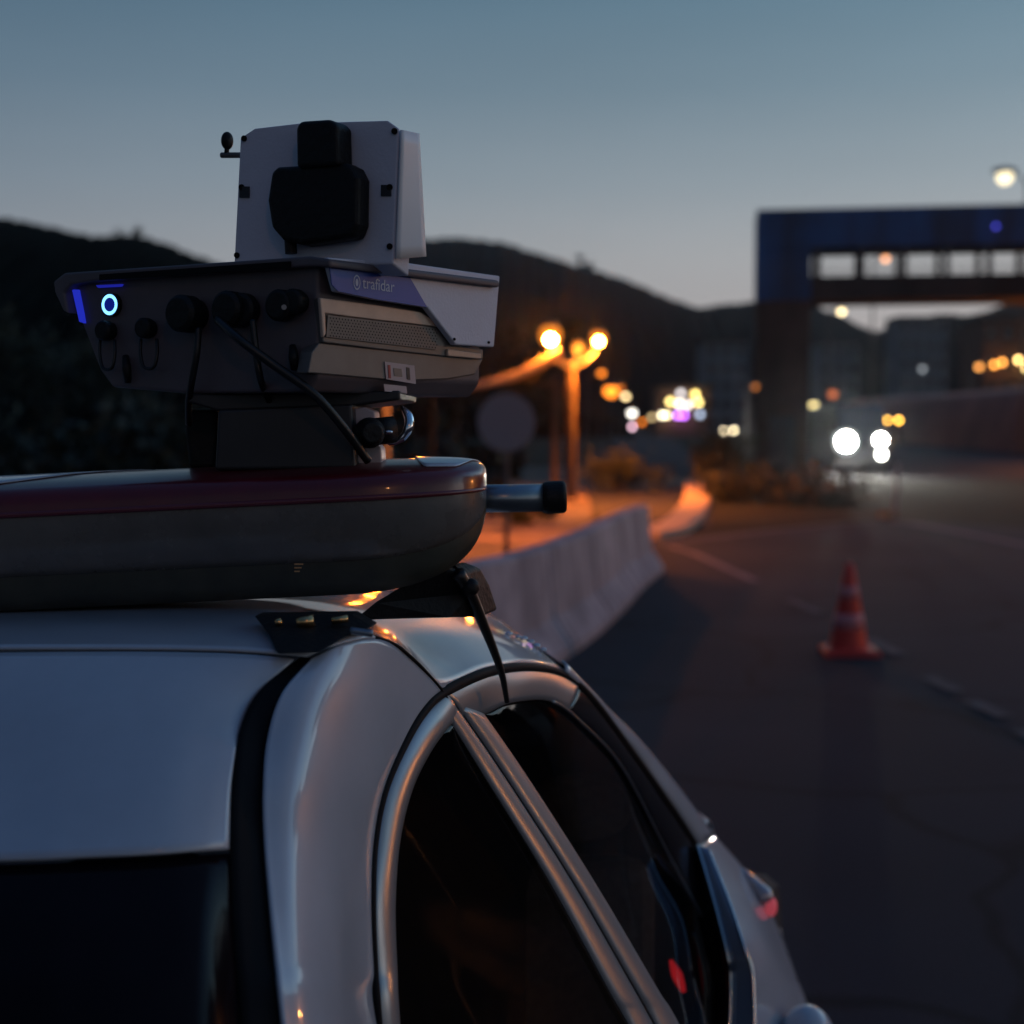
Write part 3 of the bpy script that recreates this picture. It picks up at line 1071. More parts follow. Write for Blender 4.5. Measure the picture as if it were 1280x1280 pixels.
def vehicle(px, d, label, body='vehicle', wid=1.8, ln=4.3, hgt=1.45, belt=.9, lights='front', lcol=WHITE, E=20, lr=.1, lz=.68, yaw=0, extra=(), cat='car', name='car'):
    g = G(px, d)
    t = thing(name, g, label, cat, 'vehicles on the far road')
    R = Matrix.Translation(g) @ Matrix.Rotation(yaw, 4, 'Z')
    bm = bmesh.new()
    h = wid / 2
    prof = [(0, .3), (0, belt * .85), (.15, belt), (ln * .24, belt + .08), (ln * .40, hgt), (ln * .80, hgt), (ln * .97, belt + .1), (ln, belt), (ln, .3)]
    a = [bm.verts.new(R @ Vector((-h * (.82 if z > belt + .1 else 1), y, z))) for y, z in prof]
    b = [bm.verts.new(R @ Vector((h * (.82 if z > belt + .1 else 1), y, z))) for y, z in prof]
    bm.faces.new(a)
    bm.faces.new(list(reversed(b)))
    n = len(a)
    for i in range(n):
        bm.faces.new([a[i], b[i], b[(i + 1) % n], a[(i + 1) % n]])
    link('body', bm, M[body], t, bevel=.05)
    bm = bmesh.new()
    y0, z0, y1, z1 = ln * .25, belt + .13, ln * .39, hgt - .06
    q = [Vector((-h * .76, y0, z0)), Vector((h * .76, y0, z0)), Vector((h * .7, y1, z1)), Vector((-h * .7, y1, z1))]
    nn = Vector((0, -(z1 - z0), (y1 - y0))).normalized()
    prism(bm, [R @ (p + nn * .04) for p in q], (R.to_3x3() @ nn) * -.03)
    link('windshield', bm, M['pane'], t)
    for s in (-1, 1):
        wheel(t, R @ Vector((s * (h - .1), ln * .18, .33)))
        wheel(t, R @ Vector((s * (h - .1), ln * .80, .33)))
        bm = bmesh.new()
        sphere(bm, R @ Vector((s * (h - .2), -.02, lz)), lr, 16, 10, (1.1, .4, 1))
        link('headlight' if lights == 'front' else 'tail_light', bm, emission('vehicle_light', lcol, E), t, smooth=True)
    return t


vehicle(911, 120, 'far oncoming car with pale yellow headlights left of the overpass tower', wid=1.2, E=disc_strength(.14, 120, 1.2), lcol=(1, .82, .5), lr=.14, lz=1.0)
vehicle(1115, 105, 'far vehicle with yellow and red lights right of the dazzling headlights', wid=1.25, lights='rear', lcol=(1, .5, .06), E=disc_strength(.14, 105, 1.1), lr=.14, lz=1.9, hgt=2.1, belt=1.3, cat='van', name='van')


# oncoming minibus with dazzling headlights
def minibus():
    d = 52.0
    g = G(1079, d)
    t = thing('minibus', g, 'oncoming minibus with dazzling white headlights under the overpass', 'minibus', 'vehicles on the far road')
    R = Matrix.Translation(g)
    w_, ln, hg = 2.0, 6.0, 2.55
    h = w_ / 2
    bm = bmesh.new()
    prof = [(0, .35), (-.02, 1.0), (.12, 1.25), (.55, 2.35), (.8, hg), (ln, hg), (ln, .35)]
    a = [bm.verts.new(R @ Vector((-h * (.9 if z > 2 else 1), y, z))) for y, z in prof]
    b = [bm.verts.new(R @ Vector((h * (.9 if z > 2 else 1), y, z))) for y, z in prof]
    bm.faces.new(a)
    bm.faces.new(list(reversed(b)))
    for i in range(len(a)):
        bm.faces.new([a[i], b[i], b[(i + 1) % len(a)], a[(i + 1) % len(a)]])
    link('body', bm, M['vehicle'], t, bevel=.08)
    bm = bmesh.new()
    q = [Vector((-h * .9, .13, 1.3)), Vector((h * .9, .13, 1.3)), Vector((h * .82, .53, 2.3)), Vector((-h * .82, .53, 2.3))]
    nn = Vector((0, -1.0, .4)).normalized()
    prism(bm, [R @ (p + nn * .05) for p in q], nn * -.03)
    link('windshield', bm, mat('bus_windshield', (.10, .12, .17), .08), t)
    bm = bmesh.new()
    box(bm, g.x - h, g.x + h, g.y - .12, g.y + .02, g.z + .3, g.z + .6)
    link('bumper', bm, M['dark_steel'], t, bevel=.04)
    for s in (-1, 1):
        wheel(t, R @ Vector((s * (h - .12), 1.0, .36)), .36)
        wheel(t, R @ Vector((s * (h - .12), 4.6, .36)), .36)
        bm = bmesh.new()
        box(bm, g.x + s * (h + .16) - .1, g.x + s * (h + .16) + .1, g.y + .2, g.y + .3, g.z + 1.5, g.z + 1.9)
        link('side_mirror', bm, M['dark_steel'], t, bevel=.03)
    # lamps: lens discs set in dark housings
    for (px, py, r) in ((1057, 552, .34), (1100, 550, .24), (1101, 568, .18)):
        p = W(px, py, d - .1)
        bm = bmesh.new()
        tube(bm, [p + Vector((0, .3, 0)), p + Vector((0, -.045, 0))], r * 1.3, 28)
        link('headlight_housing', bm, M['dark_steel'], t)
    for (px, py, r, E) in ((1057, 552, .24, 800), (1100, 550, .15, 200), (1101, 568, .11, 30)):
        p = W(px, py, d - .1)
        bm = bmesh.new()
        bmesh.ops.create_circle(bm, cap_ends=True, segments=40, radius=r * 1.75, matrix=Matrix.Translation(p + Vector((0, -.05, 0))) @ Matrix.Rotation(math.pi / 2, 4, 'X'))
        link('headlight_glow', bm, emission('headlight_glow', (.85, .95, 1), .75), t)  # wider dim disc imitating the glow around the headlight
        bm = bmesh.new()
        bmesh.ops.create_circle(bm, cap_ends=True, segments=40, radius=r * 1.12, matrix=Matrix.Translation(p + Vector((0, -.10, 0))) @ Matrix.Rotation(math.pi / 2, 4, 'X'))
        link('headlight', bm, emission('headlight_beam', (1, .97, .86), E), t, smooth=True)
    # unlit rim of lamp row is part of the body
    return t


minibus()

# pale marker post and its little foot on the verge
b = Vector(((1119 - 640) / F * 29, 29, 0))
t = thing('marker_post', b, 'thin pale marker post at the tip of the verge', 'marker post')
bm = bmesh.new()
tube(bm, [b, b + Vector((.03, 0, .55)), b + Vector((.05, 0, 1.1))], [.05, .045, .04], 12)
link('post', bm, mat('pale_plastic', (.35, .35, .36), .6), t)
bm = bmesh.new()
box(bm, b.x - .3, b.x + .02, b.y - .1, b.y + .1, 0, .14)
link('foot', bm, mat('yellow_rubber', (.30, .2, .1), .7), t, bevel=.03)


shrub(612, 30, .7, .9, 'dark ragged shrub behind the barrier under the round sign', 71, 'leaf', 700)
shrub(664, 27, .45, .6, 'small dark shrub behind the barrier left of the lamp post', 72, 'leaf', 500)
shrub(775, 40, 1.2, 1.2, 'dim shrub by the side road above the barrier end', 74, 'leaf', 900)

# ------------------------------------------------------------------ pedestrian overpass
def overpass():
    d0, d1 = 56.0, 54.6
    A = W(945, 262, d0)
    B = W(1280, 255, d1)
    ux = (B - A)
    ux.z = 0
    ux.normalize()
    uy = Vector((-ux.y, ux.x, 0))
    g = gz(55)
    t = thing('pedestrian_overpass', (A.x, A.y, g), 'dark pedestrian overpass with blue clad deck and tower, crossing the road', 'overpass')

    def bx(bm, px0, px1, py0, py1, y0=0.0, y1=3.0):
        def X(px):
            r_ = ray(px, 400)
            # intersection with the front plane
            o_ = Vector((0, 0, H))
            k_ = (A - o_).dot(uy) / r_.dot(uy)
            return (o_ + r_ * k_ - A).dot(ux)
        zt = W(945, py0, d0).z
        zb = W(945, py1, d0).z
        x0, x1 = X(px0), X(px1)
        mt = Matrix.Translation((A.x, A.y, 0)) @ Matrix(((ux.x, uy.x, 0, 0), (ux.y, uy.y, 0, 0), (0, 0, 1, 0), (0, 0, 0, 1)))
        box(bm, x0, x1, y0, y1, zb, zt, mt)
    bm = bmesh.new()
    bx(bm, 945, 1700, 262, 311)
    link('deck_cladding', bm, M['blue_cladding'], t, bevel=.03)
    bm = bmesh.new()
    bx(bm, 1013, 1632, 346, 376)
    link('deck_beam', bm, M['beam'], t, bevel=.03)
    bm = bmesh.new()
    bx(bm, 945, 1013, 311.2, 376, 0, 3)
    link('tower_cladding', bm, M['blue_cladding'], t)
    bm = bmesh.new()
    bx(bm, 945, 1013, 376.2, 620, .02, 3)
    link('tower', bm, M['leg_mat'], t)
    bm = bmesh.new()
    bx(bm, 1632, 1700, 311.2, 620, 0, 3)
    link('tower', bm, M['leg_mat'], t)
    for px in (1022, 1077, 1130, 1183, 1236, 1289, 1342, 1395, 1448, 1501, 1554, 1607):
        bm = bmesh.new()
        bx(bm, px - 3.5, px + 3.5, 311.2, 345.8, .05, .2)
        link('window_post', bm, M['dark_steel'], t)
        bm = bmesh.new()
        bx(bm, px - 3.5 + 2, px + 3.5 + 2, 311.2, 345.8, 2.8, 2.95)
        link('window_post', bm, M['dark_steel'], t)
    bm = bmesh.new()
    bx(bm, 1013, 1632, 334, 335.5, .06, .12)
    bx(bm, 1013, 1632, 341, 342, .06, .12)
    link('handrail', bm, M['dark_steel'], t)
    # tower door and vertical joints
    bm = bmesh.new()
    bx(bm, 962, 996, 520, 590, -.03, .017)
    link('tower_door', bm, M['dark_steel'], t)
    bm = bmesh.new()
    p = W(1245, 283, 55)
    sphere(bm, W(1245, 283, 54.2), .08, 12, 8)
    link('blue_lamp', bm, emission('blue_light', (.1, .1, 1), 1.6), t)


overpass()
# lamp low on the tower's left flank
street_lamp(944, 483, 50, (1, .3, .05), disc_strength(.1, 50, .18), .1, 'very dim orange lamp in front of the left edge of the overpass tower', arm=.3, pole_r=.05)

# ================================================================== POLICE CAR
car = thing('police_car', (0.1, 2.2, 0), 'white police car in the foreground seen from its rear corner, carrying the light bar', 'car')

HL = [(374, 822, 1.436), (325, 862, 1.39), (300, 905, 1.345), (290, 960, 1.30), (286, 1010, 1.265), (285, 1065, 1.235), (290, 1180, 1.18),
      (300, 1300, 1.13), (325, 1700, 1.0)]
PL = [(390, 823, 1.436), (352, 868, 1.385), (334, 925, 1.345), (329, 985, 1.30), (330, 1045, 1.27), (336, 1120, 1.23), (344, 1200, 1.19), (354, 1290, 1.15), (400, 1700, 1.06)]
pillar = [
    [(390, 823, 1.434), (430, 805, 1.465), (475, 800, 1.53), (515, 824, 1.61), (552, 864, 1.68)],
    [(352, 868, 1.385), (400, 852, 1.41), (450, 850, 1.47), (495, 868, 1.55), (527, 890, 1.62)],
    [(334, 925, 1.345), (380, 917, 1.36), (430, 918, 1.42), (475, 927, 1.50), (502, 935, 1.56)],
    [(329, 985, 1.30), (370, 985, 1.315), (415, 988, 1.37), (457, 990, 1.45), (479, 990, 1.51)],
    [(330, 1045, 1.27), (368, 1048, 1.285), (410, 1050, 1.34), (447, 1052, 1.42), (467, 1053, 1.475)],
    [(336, 1120, 1.23), (372, 1122, 1.25), (412, 1125, 1.31), (445, 1127, 1.39), (464, 1128, 1.44)],
    [(344, 1200, 1.19), (380, 1203, 1.215), (418, 1206, 1.28), (449, 1209, 1.37), (467, 1210, 1.42)],
    [(354, 1290, 1.15), (390, 1293, 1.18), (428, 1297, 1.25), (457, 1300, 1.34), (474, 1300, 1.40)],
    [(400, 1700, 1.06), (450, 1710, 1.10), (500, 1720, 1.18), (545, 1720, 1.28), (570, 1720, 1.36)],
]
surf('rear_pillar', patch(pillar, 8, 8), M['paint'], car)
roof = [
    [(-700, 825, 1.60), (-350, 812, 1.50), (0, 811, 1.45), (150, 811, 1.437), (250, 812, 1.43), (320, 815, 1.43), (384, 821, 1.436)],
    [(-700, 802, 1.70), (-350, 788, 1.60), (0, 786, 1.545), (180, 786, 1.52), (300, 788, 1.505), (375, 793, 1.49), (430, 803, 1.466)],
    [(-700, 778, 1.85), (-350, 768, 1.72), (0, 769, 1.65), (200, 769, 1.62), (330, 772, 1.60), (415, 780, 1.58), (475, 798, 1.532)],
    [(-700, 758, 2.0), (-350, 750, 1.87), (0, 752, 1.78), (230, 753, 1.74), (370, 760, 1.71), (460, 784, 1.67), (515, 822, 1.612)],
    [(-680, 742, 2.15), (-330, 736, 2.0), (20, 738, 1.9), (260, 741, 1.85), (410, 752, 1.81), (500, 792, 1.745), (554, 860, 1.69)],
    [(-650, 725, 2.4), (-300, 718, 2.2), (50, 722, 2.1), (300, 728, 2.03), (460, 748, 1.97), (560, 788, 1.90), (612, 836, 1.85)],
    [(-600, 712, 2.6), (-250, 706, 2.4), (90, 710, 2.28), (340, 718, 2.2), (510, 745, 2.12), (612, 790, 2.06), (665, 830, 2.02)],
    [(-520, 708, 2.9), (-200, 704, 2.7), (150, 708, 2.5), (400, 722, 2.4), (580, 755, 2.3), (655, 798, 2.24), (705, 838, 2.18)],
]
surf('roof', patch(roof, 6, 6), M['paint'], car)
hatch = [
    [(-700, 835, 1.598), (-350, 821, 1.498), (0, 817, 1.447), (150, 816, 1.433), (250, 817, 1.426), (320, 820, 1.427), (368, 825, 1.433)],
    [(-720, 900, 1.53), (-360, 890, 1.43), (0, 884, 1.375), (120, 882, 1.36), (220, 880, 1.36), (280, 880, 1.373), (312, 880, 1.388)],
    [(-740, 1000, 1.42), (-380, 990, 1.33), (0, 985, 1.28), (100, 980, 1.27), (200, 975, 1.27), (258, 970, 1.285), (290, 965, 1.30)],
    [(-760, 1100, 1.32), (-390, 1085, 1.24), (0, 1076, 1.20), (100, 1072, 1.195), (190, 1068, 1.20), (245, 1064, 1.215), (285, 1062, 1.237)],
]
hr = patch(hatch, 8, 6)
surf('tailgate_panel', hr, M['paint'], car)
hgl = [
    hatch[3],
    [(-780, 1200, 1.24), (-395, 1185, 1.165), (0, 1176, 1.13), (100, 1174, 1.127), (190, 1172, 1.135), (248, 1170, 1.15), (289, 1168, 1.185)],
    [(-800, 1320, 1.17), (-400, 1305, 1.10), (0, 1296, 1.07), (100, 1294, 1.07), (190, 1292, 1.08), (255, 1292, 1.10), (300, 1292, 1.135)],
    [(-850, 1720, 1.02), (-420, 1710, .97), (0, 1700, .95), (100, 1700, .95), (200, 1700, .96), (270, 1700, .98), (325, 1700, 1.0)]]
surf('rear_window', [[p + Vector((0, .006, -.006)) for p in r] for r in patch(hgl, 6, 6)], M['dark_glass'], car)
HLc, PLc = curve(HL, 60), curve(PL, 60)
surf('tailgate_seal', [[p + Vector((0, .008, -.002)) for p in r] for r in ruled(HLc, PLc, 4)], M['trim'], car)

SE = [(500, 1700, 1.37), (474, 1300, 1.40), (467, 1210, 1.42), (464, 1128, 1.44), (467, 1053, 1.475), (479, 990, 1.51), (502, 935, 1.56), (527, 892, 1.62),
      (554, 866, 1.69), (612, 840, 1.85), (665, 835, 2.02), (705, 845, 2.18), (740, 875, 2.27), (790, 942, 2.45), (835, 1005, 2.62), (872, 1060, 2.78)]
bm = bmesh.new()
sc_ = curve(SE, 150)
tube(bm, sc_, [.0042 + .0035 * min(1, i / 110) for i in range(151)], 10)
link('door_seal', bm, M['trim'], car, smooth=True)

G1 = [(530, 1700, 1.40), (500, 1300, 1.43), (495, 1210, 1.455), (493, 1128, 1.48), (499, 1050, 1.51), (514, 988, 1.55), (536, 942, 1.60), (557, 912, 1.65), (570, 898, 1.70)]
surf('rear_door_frame', ruled(curve(SE[:9], 80), curve(G1, 80), 6, Vector((.005, -.004, .002))), M['silver'], car)
HD = [(578, 898, 1.73), (604, 893, 1.80), (640, 878, 1.89), (690, 877, 2.06), (728, 905, 2.19), (779, 962, 2.38), (836, 1070, 2.60), (880, 1150, 2.68)]
SH = SE[8:16]
a_, b_ = curve(SH, 70), curve(HD, 70)
surf('front_door_frame', ruled(a_[:36], b_[:36], 6, Vector((.004, -.003, .002))), M['silver'], car)
surf('front_door_frame', ruled(a_[35:], b_[35:], 6, Vector((.003, -.003, 0))), M['gloss_black'], car)
bm = bmesh.new()
tube(bm, b_[30:], .0028, 8)
link('window_trim', bm, M['tube_metal'], car, smooth=True)

# pillar between the two doors
LP = [(551, 884, 1.665), (605, 970, 1.72), (687, 1103, 1.78), (762, 1240, 1.82), (796, 1300, 1.84), (960, 1600, 1.9)]
GP = [(568, 882, 1.715), (625, 965, 1.775), (712, 1100, 1.84), (790, 1235, 1.89), (826, 1300, 1.91), (990, 1600, 1.97)]
GP2 = [(571, 881, 1.718), (629, 965, 1.778), (716, 1100, 1.843), (794, 1235, 1.893), (830, 1300, 1.913), (994, 1600, 1.973)]
RPp = [(604, 893, 1.80), (661, 976, 1.86), (742, 1103, 1.92), (820, 1235, 1.97), (858, 1300, 2.0), (1010, 1600, 2.05)]
surf('door_pillar', ruled(curve(LP, 50), curve(GP, 50), 4, Vector((.004, -.004, 0))), M['silver'], car)
surf('door_pillar', ruled(curve(GP2, 50), curve(RPp, 50), 4, Vector((.004, -.004, 0))), M['silver'], car)
bm = bmesh.new()
tube(bm, [p + Vector((0, .004, 0)) for p in curve(GP, 50)], .003, 8)
link('door_gap_seal', bm, M['trim'], car)

# side glass
gA = [p + Vector((-.004, .006, 0)) for p in curve(G1[1:], 60)]
gB = [p + Vector((-.004, .006, 0)) for p in curve([(960, 1600, 1.9), (796, 1300, 1.84), (762, 1240, 1.82), (687, 1103, 1.78), (620, 995, 1.73), (580, 930, 1.69), (566, 900, 1.68)], 60)]
gA[0] = gA[0]
surf('rear_door_window', ruled(gA, gB, 10, Vector((.004, -.003, 0))), M['glass'], car, solid=0)
gC = [p + Vector((-.004, .006, 0)) for p in curve([(604, 893, 1.80), (661, 976, 1.86), (742, 1103, 1.92), (820, 1235, 1.97), (900, 1400, 2.03)], 60)]
gD = [p + Vector((-.004, .006, 0)) for p in curve([(606, 892, 1.805), (640, 878, 1.89), (690, 877, 2.06), (728, 905, 2.19), (779, 962, 2.38), (836, 1070, 2.60), (880, 1150, 2.68), (905, 1300, 2.62), (915, 1400, 2.6)], 60)]
surf('front_door_window', ruled(gC, gD, 10, Vector((.004, -.003, 0))), M['glass'], car, solid=0)

# windscreen pillar, windscreen, bonnet, wing
AO = [(701, 826, 2.20), (737, 866, 2.32), (767, 893, 2.42), (797, 922, 2.50), (828, 958, 2.62), (856, 994, 2.72), (893, 1044, 2.86)]
AI = [(706, 840, 2.17), (742, 872, 2.27), (768, 907, 2.37), (792, 938, 2.45), (815, 972, 2.54), (838, 1003, 2.62), (874, 1056, 2.77)]
surf('windscreen_pillar', ruled(curve(AI, 40), curve(AO, 40), 5, Vector((.004, -.006, .004))), M['paint'], car)
ws0 = [W(*p) for p in [(-520, 708, 2.9), (-200, 704, 2.7), (150, 708, 2.5), (400, 722, 2.4), (580, 755, 2.3), (655, 798, 2.24), (703, 832, 2.19)]]
ws1 = [W(*p) for p in [(-450, 800, 3.7), (-150, 800, 3.6), (150, 805, 3.45), (400, 820, 3.3), (620, 880, 3.15), (760, 950, 3.0), (880, 1042, 2.88)]]
wsr = [spline([a.lerp(b, k / 6) for a, b in zip(ws0, ws1)], 30) for k in range(7)]
surf('windscreen', wsr, M['dark_glass'], car)
nose = [W(*p) for p in [(-330, 890, 4.5), (-60, 890, 4.5), (200, 895, 4.4), (430, 905, 4.3), (640, 925, 4.15), (770, 960, 3.9), (893, 1046, 2.98)]]
hoodr = [spline([a.lerp(b, k / 6) + Vector((0, 0, .03 * math.sin(math.pi * k / 6))) for a, b in zip(ws1, nose)], 30) for k in range(7)]
surf('bonnet', hoodr, M['paint'], car)
wing = [
    [(872, 1058, 2.79), (883, 1052, 2.85), (893, 1045, 2.95)],
    [(885, 1100, 2.73), (908, 1088, 2.85), (932, 1090, 3.0)],
    [(908, 1152, 2.67), (938, 1135, 2.82), (968, 1150, 3.0)],
    [(934, 1205, 2.62), (962, 1195, 2.76), (993, 1215, 2.95)],
    [(940, 1290, 2.56), (978, 1290, 2.72), (1020, 1300, 2.9)],
    [(960, 1600, 2.4), (1010, 1600, 2.6), (1080, 1600, 2.8)],
]
surf('front_wing', patch(wing, 8, 8), M['paint'], car)
# front end below the bonnet
nb = [Vector((p.x, p.y + .05, .3)) for p in nose]
surf('front_bumper', [spline(nose, 30), spline([a.lerp(b, .5) + Vector((0, .06, 0)) for a, b in zip(nose, nb)], 30), spline(nb, 30)], M['paint'], car)

# stepped mouldings at the front corner of the door
ma = curve([(871, 1056, 2.72), (890, 1120, 2.66), (908, 1190, 2.61), (913, 1225, 2.60), (911, 1300, 2.56)], 30)
mb = curve([(885, 1062, 2.71), (912, 1130, 2.64), (930, 1185, 2.59), (940, 1218, 2.575), (943, 1300, 2.53)], 30)
surf('door_corner_moulding', ruled(ma, mb, 4, Vector((.008, -.008, 0))), mat('moulding_blue_grey', (.30, .40, .52), .25, metal=.5), car)
mi = curve([(868, 1058, 2.73), (868, 1120, 2.70), (880, 1180, 2.66), (893, 1235, 2.63), (893, 1300, 2.58)], 30)
surf('mirror_base', ruled(mi, ma, 4), M['gloss_black'], car)
for cpts, nm in ((ma, 'moulding_edge'), (mb, 'moulding_edge')):
    bm = bmesh.new()
    tube(bm, [p + Vector((0, -.004, .002)) for p in cpts], .0032, 8)
    link(nm, bm, M['chrome'], car, smooth=True)
mk = curve([(866, 1165, 2.62), (876, 1200, 2.60), (881, 1240, 2.58), (877, 1300, 2.56)], 16)
bm = bmesh.new()
tube(bm, mk, .006, 8)
link('moulding_edge', bm, M['tube_metal'], car, smooth=True)

# indicator repeater lens standing proud on the wing, and the door mirror cap
bm = bmesh.new()
tube(bm, curve([(922, 1084, 2.98), (934, 1096, 2.97), (950, 1112, 2.96), (963, 1127, 2.95)], 12), [.004, .006, .008, .010, .011, .012, .013, .014, .0155, .017, .018, .016, .010], 10)
link('headlight', bm, mat('lamp_cover', (.5, .42, .42), .15, metal=.6), car, smooth=True)
bm = bmesh.new()
sphere(bm, W(964, 1133, 2.95), .016, 12, 10, (.8, 1, 1.3))
link('marker_light', bm, mat('red_marker_lens', (.5, .03, .05), .2, emit=(1, .15, .2), estr=.25), car, smooth=True)
bm = bmesh.new()
c = W(1010, 1300, 2.7)
sphere(bm, c, .07, 24, 16, (.75, .9, .95))
link('side_mirror', bm, M['paint'], car, smooth=True)

# front seat with headrest, seen through the side glass
bm = bmesh.new()
hc = W(722, 1010, 2.55)
sphere(bm, hc, .10, 24, 14, (1.0, .45, .62))
box(bm, hc.x - .02, hc.x - .008, hc.y - .006, hc.y + .006, hc.z - .22, hc.z - .03)
link('headrest', bm, M['seat'], car, smooth=True)
bm = bmesh.new()
box(bm, hc.x - .24, hc.x + .14, hc.y - .04, hc.y + .10, .35, hc.z - .10)
link('seat_back', bm, M['seat'], car, bevel=.05)
# black sheet added inside the cabin to keep the side windows dark
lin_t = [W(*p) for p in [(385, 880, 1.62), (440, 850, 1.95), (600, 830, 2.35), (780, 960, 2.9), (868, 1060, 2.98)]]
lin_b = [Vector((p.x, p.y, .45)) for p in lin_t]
surf('cabin_backdrop', [spline(lin_t, 20), spline(lin_b, 20)], M['backdrop'], car)
# small glowing tube imitating the red reflection in the door window
bm = bmesh.new()
tube(bm, curve([(838, 1200, 2.60), (846, 1218, 2.59), (855, 1240, 2.58)], 6), [.003, .005, .008, .010, .009, .007, .004], 8)
link('red_reflection', bm, emission('red_reflection_glow', (.75, .02, .03), .7), car, smooth=True)

# lower side of the car, below the picture
belt = spline([Vector(W(420, 1700, 1.07)), Vector(W(530, 1700, 1.40)), Vector(W(960, 1600, 1.9)), Vector(W(1000, 1600, 2.35)), Vector(W(1080, 1600, 2.8)), nose[5] + Vector((.12, 0, -.1))], 40)
sill = [Vector((p.x + .06, p.y, .28)) for p in belt]
surf('door_skin', ruled(belt, sill, 6, Vector((.05, -.02, 0))), M['paint'], car)
rb = spline([W(*p) for p in hgl[3]], 30)
surf('rear_bumper', ruled(rb, [Vector((p.x, p.y - .02, .3)) for p in rb], 6, Vector((0, -.06, 0))), M['paint'], car)
for (x, y) in ((.02, 1.62), (.40, 3.35)):
    ax = Vector((math.cos(-.25), math.sin(-.25), 0))
    wheel(car, Vector((x + .12, y, .31)), .31, .2, ax)
for (x, y) in ((-1.5, 2.0), (-1.1, 3.7)):
    wheel(car, Vector((x + .1, y, .31)), .31, .2, Vector((math.cos(-.25), math.sin(-.25), 0)))

# roof ditch line and small gutter strip from roof foot to the arch seal
bm = bmesh.new()
tube(bm, [p + Vector((.001, -.002, .001)) for p in curve([(468, 797, 1.525), (495, 808, 1.57), (520, 829, 1.618), (538, 848, 1.655), (553, 866, 1.682), (562, 884, 1.69)], 24)], .0022, 8)
link('roof_gutter', bm, M['trim'], car, smooth=True)
# chrome beads imitating the highlights along the roof edge beyond the foot
rnd = random.Random(4)
bm = bmesh.new()
for (px, py, dd, r_) in ((636, 793, 2.14, .004), (648, 797, 2.16, .003), (655, 799, 2.17, .004), (664, 803, 2.18, .0035), (671, 808, 2.2, .004), (679, 813, 2.2, .0035), (715, 852, 2.22, .007), (722, 860, 2.24, .006)):
    sphere(bm, W(px, py - 1, dd), r_, 10, 8, (1.6, 1, .8))
link('roof_glint', bm, M['chrome'], car, smooth=True)

# ================================================================== LIGHT BAR
bar = thing('light_bar', W(300, 700, 1.75), 'long red topped emergency light bar strapped across the car roof', 'light bar')
TX, TY = (608 - 640) / F * 1.75, 1.75
Zs = lambda x: 1.5965 + (x - TX) * 0.048          # height of the seam along the bar
HD_ = .125


def bar_rows(prof, x_from, n=70, shrink_low=1.0, top=False):
    rows = []
    for i in range(n + 1):
        u = i / n
        e = (1 - u) ** 2 * (TX - x_from)          # distance from the tip
        q = min(1, e / .17)
        w_ = max(0.0, 1 - (1 - q) ** 2.4) ** (1 / 2.4)
        row = []
        for (a, z) in prof:
            zz = z * max(w_, .02) ** .3 if z > 0 else z * (max(w_, .02) ** (.75 * shrink_low))
            row.append(Vector((TX - e, TY + a * HD_ * max(w_, .004), Zs(TX - e) + zz)))
        rows.append(row)
    return rows


def bar_part(name, prof, m, **k):
    bm = bmesh.new()
    rows = bar_rows(prof, -1.32, **k)
    sheet(bm, rows)
    bm.faces.new([bm.verts.new(q) for q in rows[0]])
    bmesh.ops.remove_doubles(bm, verts=bm.verts, dist=2e-5)
    return link(name, bm, m, bar, smooth=True)


up = [(-1.0, .002), (-.99, .010), (-.97, .019), (-.93, .0255), (-.86, .029), (-.6, .0355), (-.3, .0405), (0, .042), (.3, .0405), (.6, .0355), (.9, .027), (.97, .018), (1.0, .002)]
lens_top = bar_part('red_lens', up, M['red_lens'])
lo = [(-1.0, -.002), (-.995, -.02), (-.97, -.042), (-.92, -.06), (-.84, -.072), (.84, -.072), (.92, -.06), (.97, -.042), (1.0, -.002)]
bar_part('clear_lens', lo, M['clear_lens'])
bs = [(-.83, -.070), (-.81, -.095), (-.74, -.112), (.74, -.112), (.81, -.095), (.83, -.070)]
bar_part('base', bs, M['bar_base'], shrink_low=1.0)
bm = bmesh.new()
rows = bar_rows([(-1.012, .003), (-1.02, 0), (-1.012, -.003)], -1.32)
sheet(bm, rows)
link('seam', bm, mat('seam_dark', (.12, .02, .03), .3), bar, smooth=True, solid=.002)
def pale_top(x0, x1, y0, y1, label=None):  # pale sheet imitating the sky's reflection on top of the bar
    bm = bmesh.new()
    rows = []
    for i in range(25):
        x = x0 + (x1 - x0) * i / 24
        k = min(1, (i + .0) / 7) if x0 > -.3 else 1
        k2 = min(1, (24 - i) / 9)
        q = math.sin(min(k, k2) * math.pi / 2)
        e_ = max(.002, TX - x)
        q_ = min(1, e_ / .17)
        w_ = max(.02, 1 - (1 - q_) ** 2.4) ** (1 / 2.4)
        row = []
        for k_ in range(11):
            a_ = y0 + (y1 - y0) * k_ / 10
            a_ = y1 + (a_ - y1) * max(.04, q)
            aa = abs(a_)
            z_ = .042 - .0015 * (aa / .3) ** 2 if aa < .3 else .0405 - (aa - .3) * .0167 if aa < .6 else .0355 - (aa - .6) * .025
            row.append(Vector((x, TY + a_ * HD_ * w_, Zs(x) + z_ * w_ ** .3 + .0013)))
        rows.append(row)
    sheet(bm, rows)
    o = link('pale_top', bm, mat('sky_sheen', (.42, .47, .54), .3, coat=.8, noise=.15), bar, smooth=True, solid=.0012)


pale_top(-1.2, W(238, 600, 1.75).x, -.86, .8)
pale_top(W(512, 580, 1.75).x, W(604, 580, 1.75).x, -.75, .5)
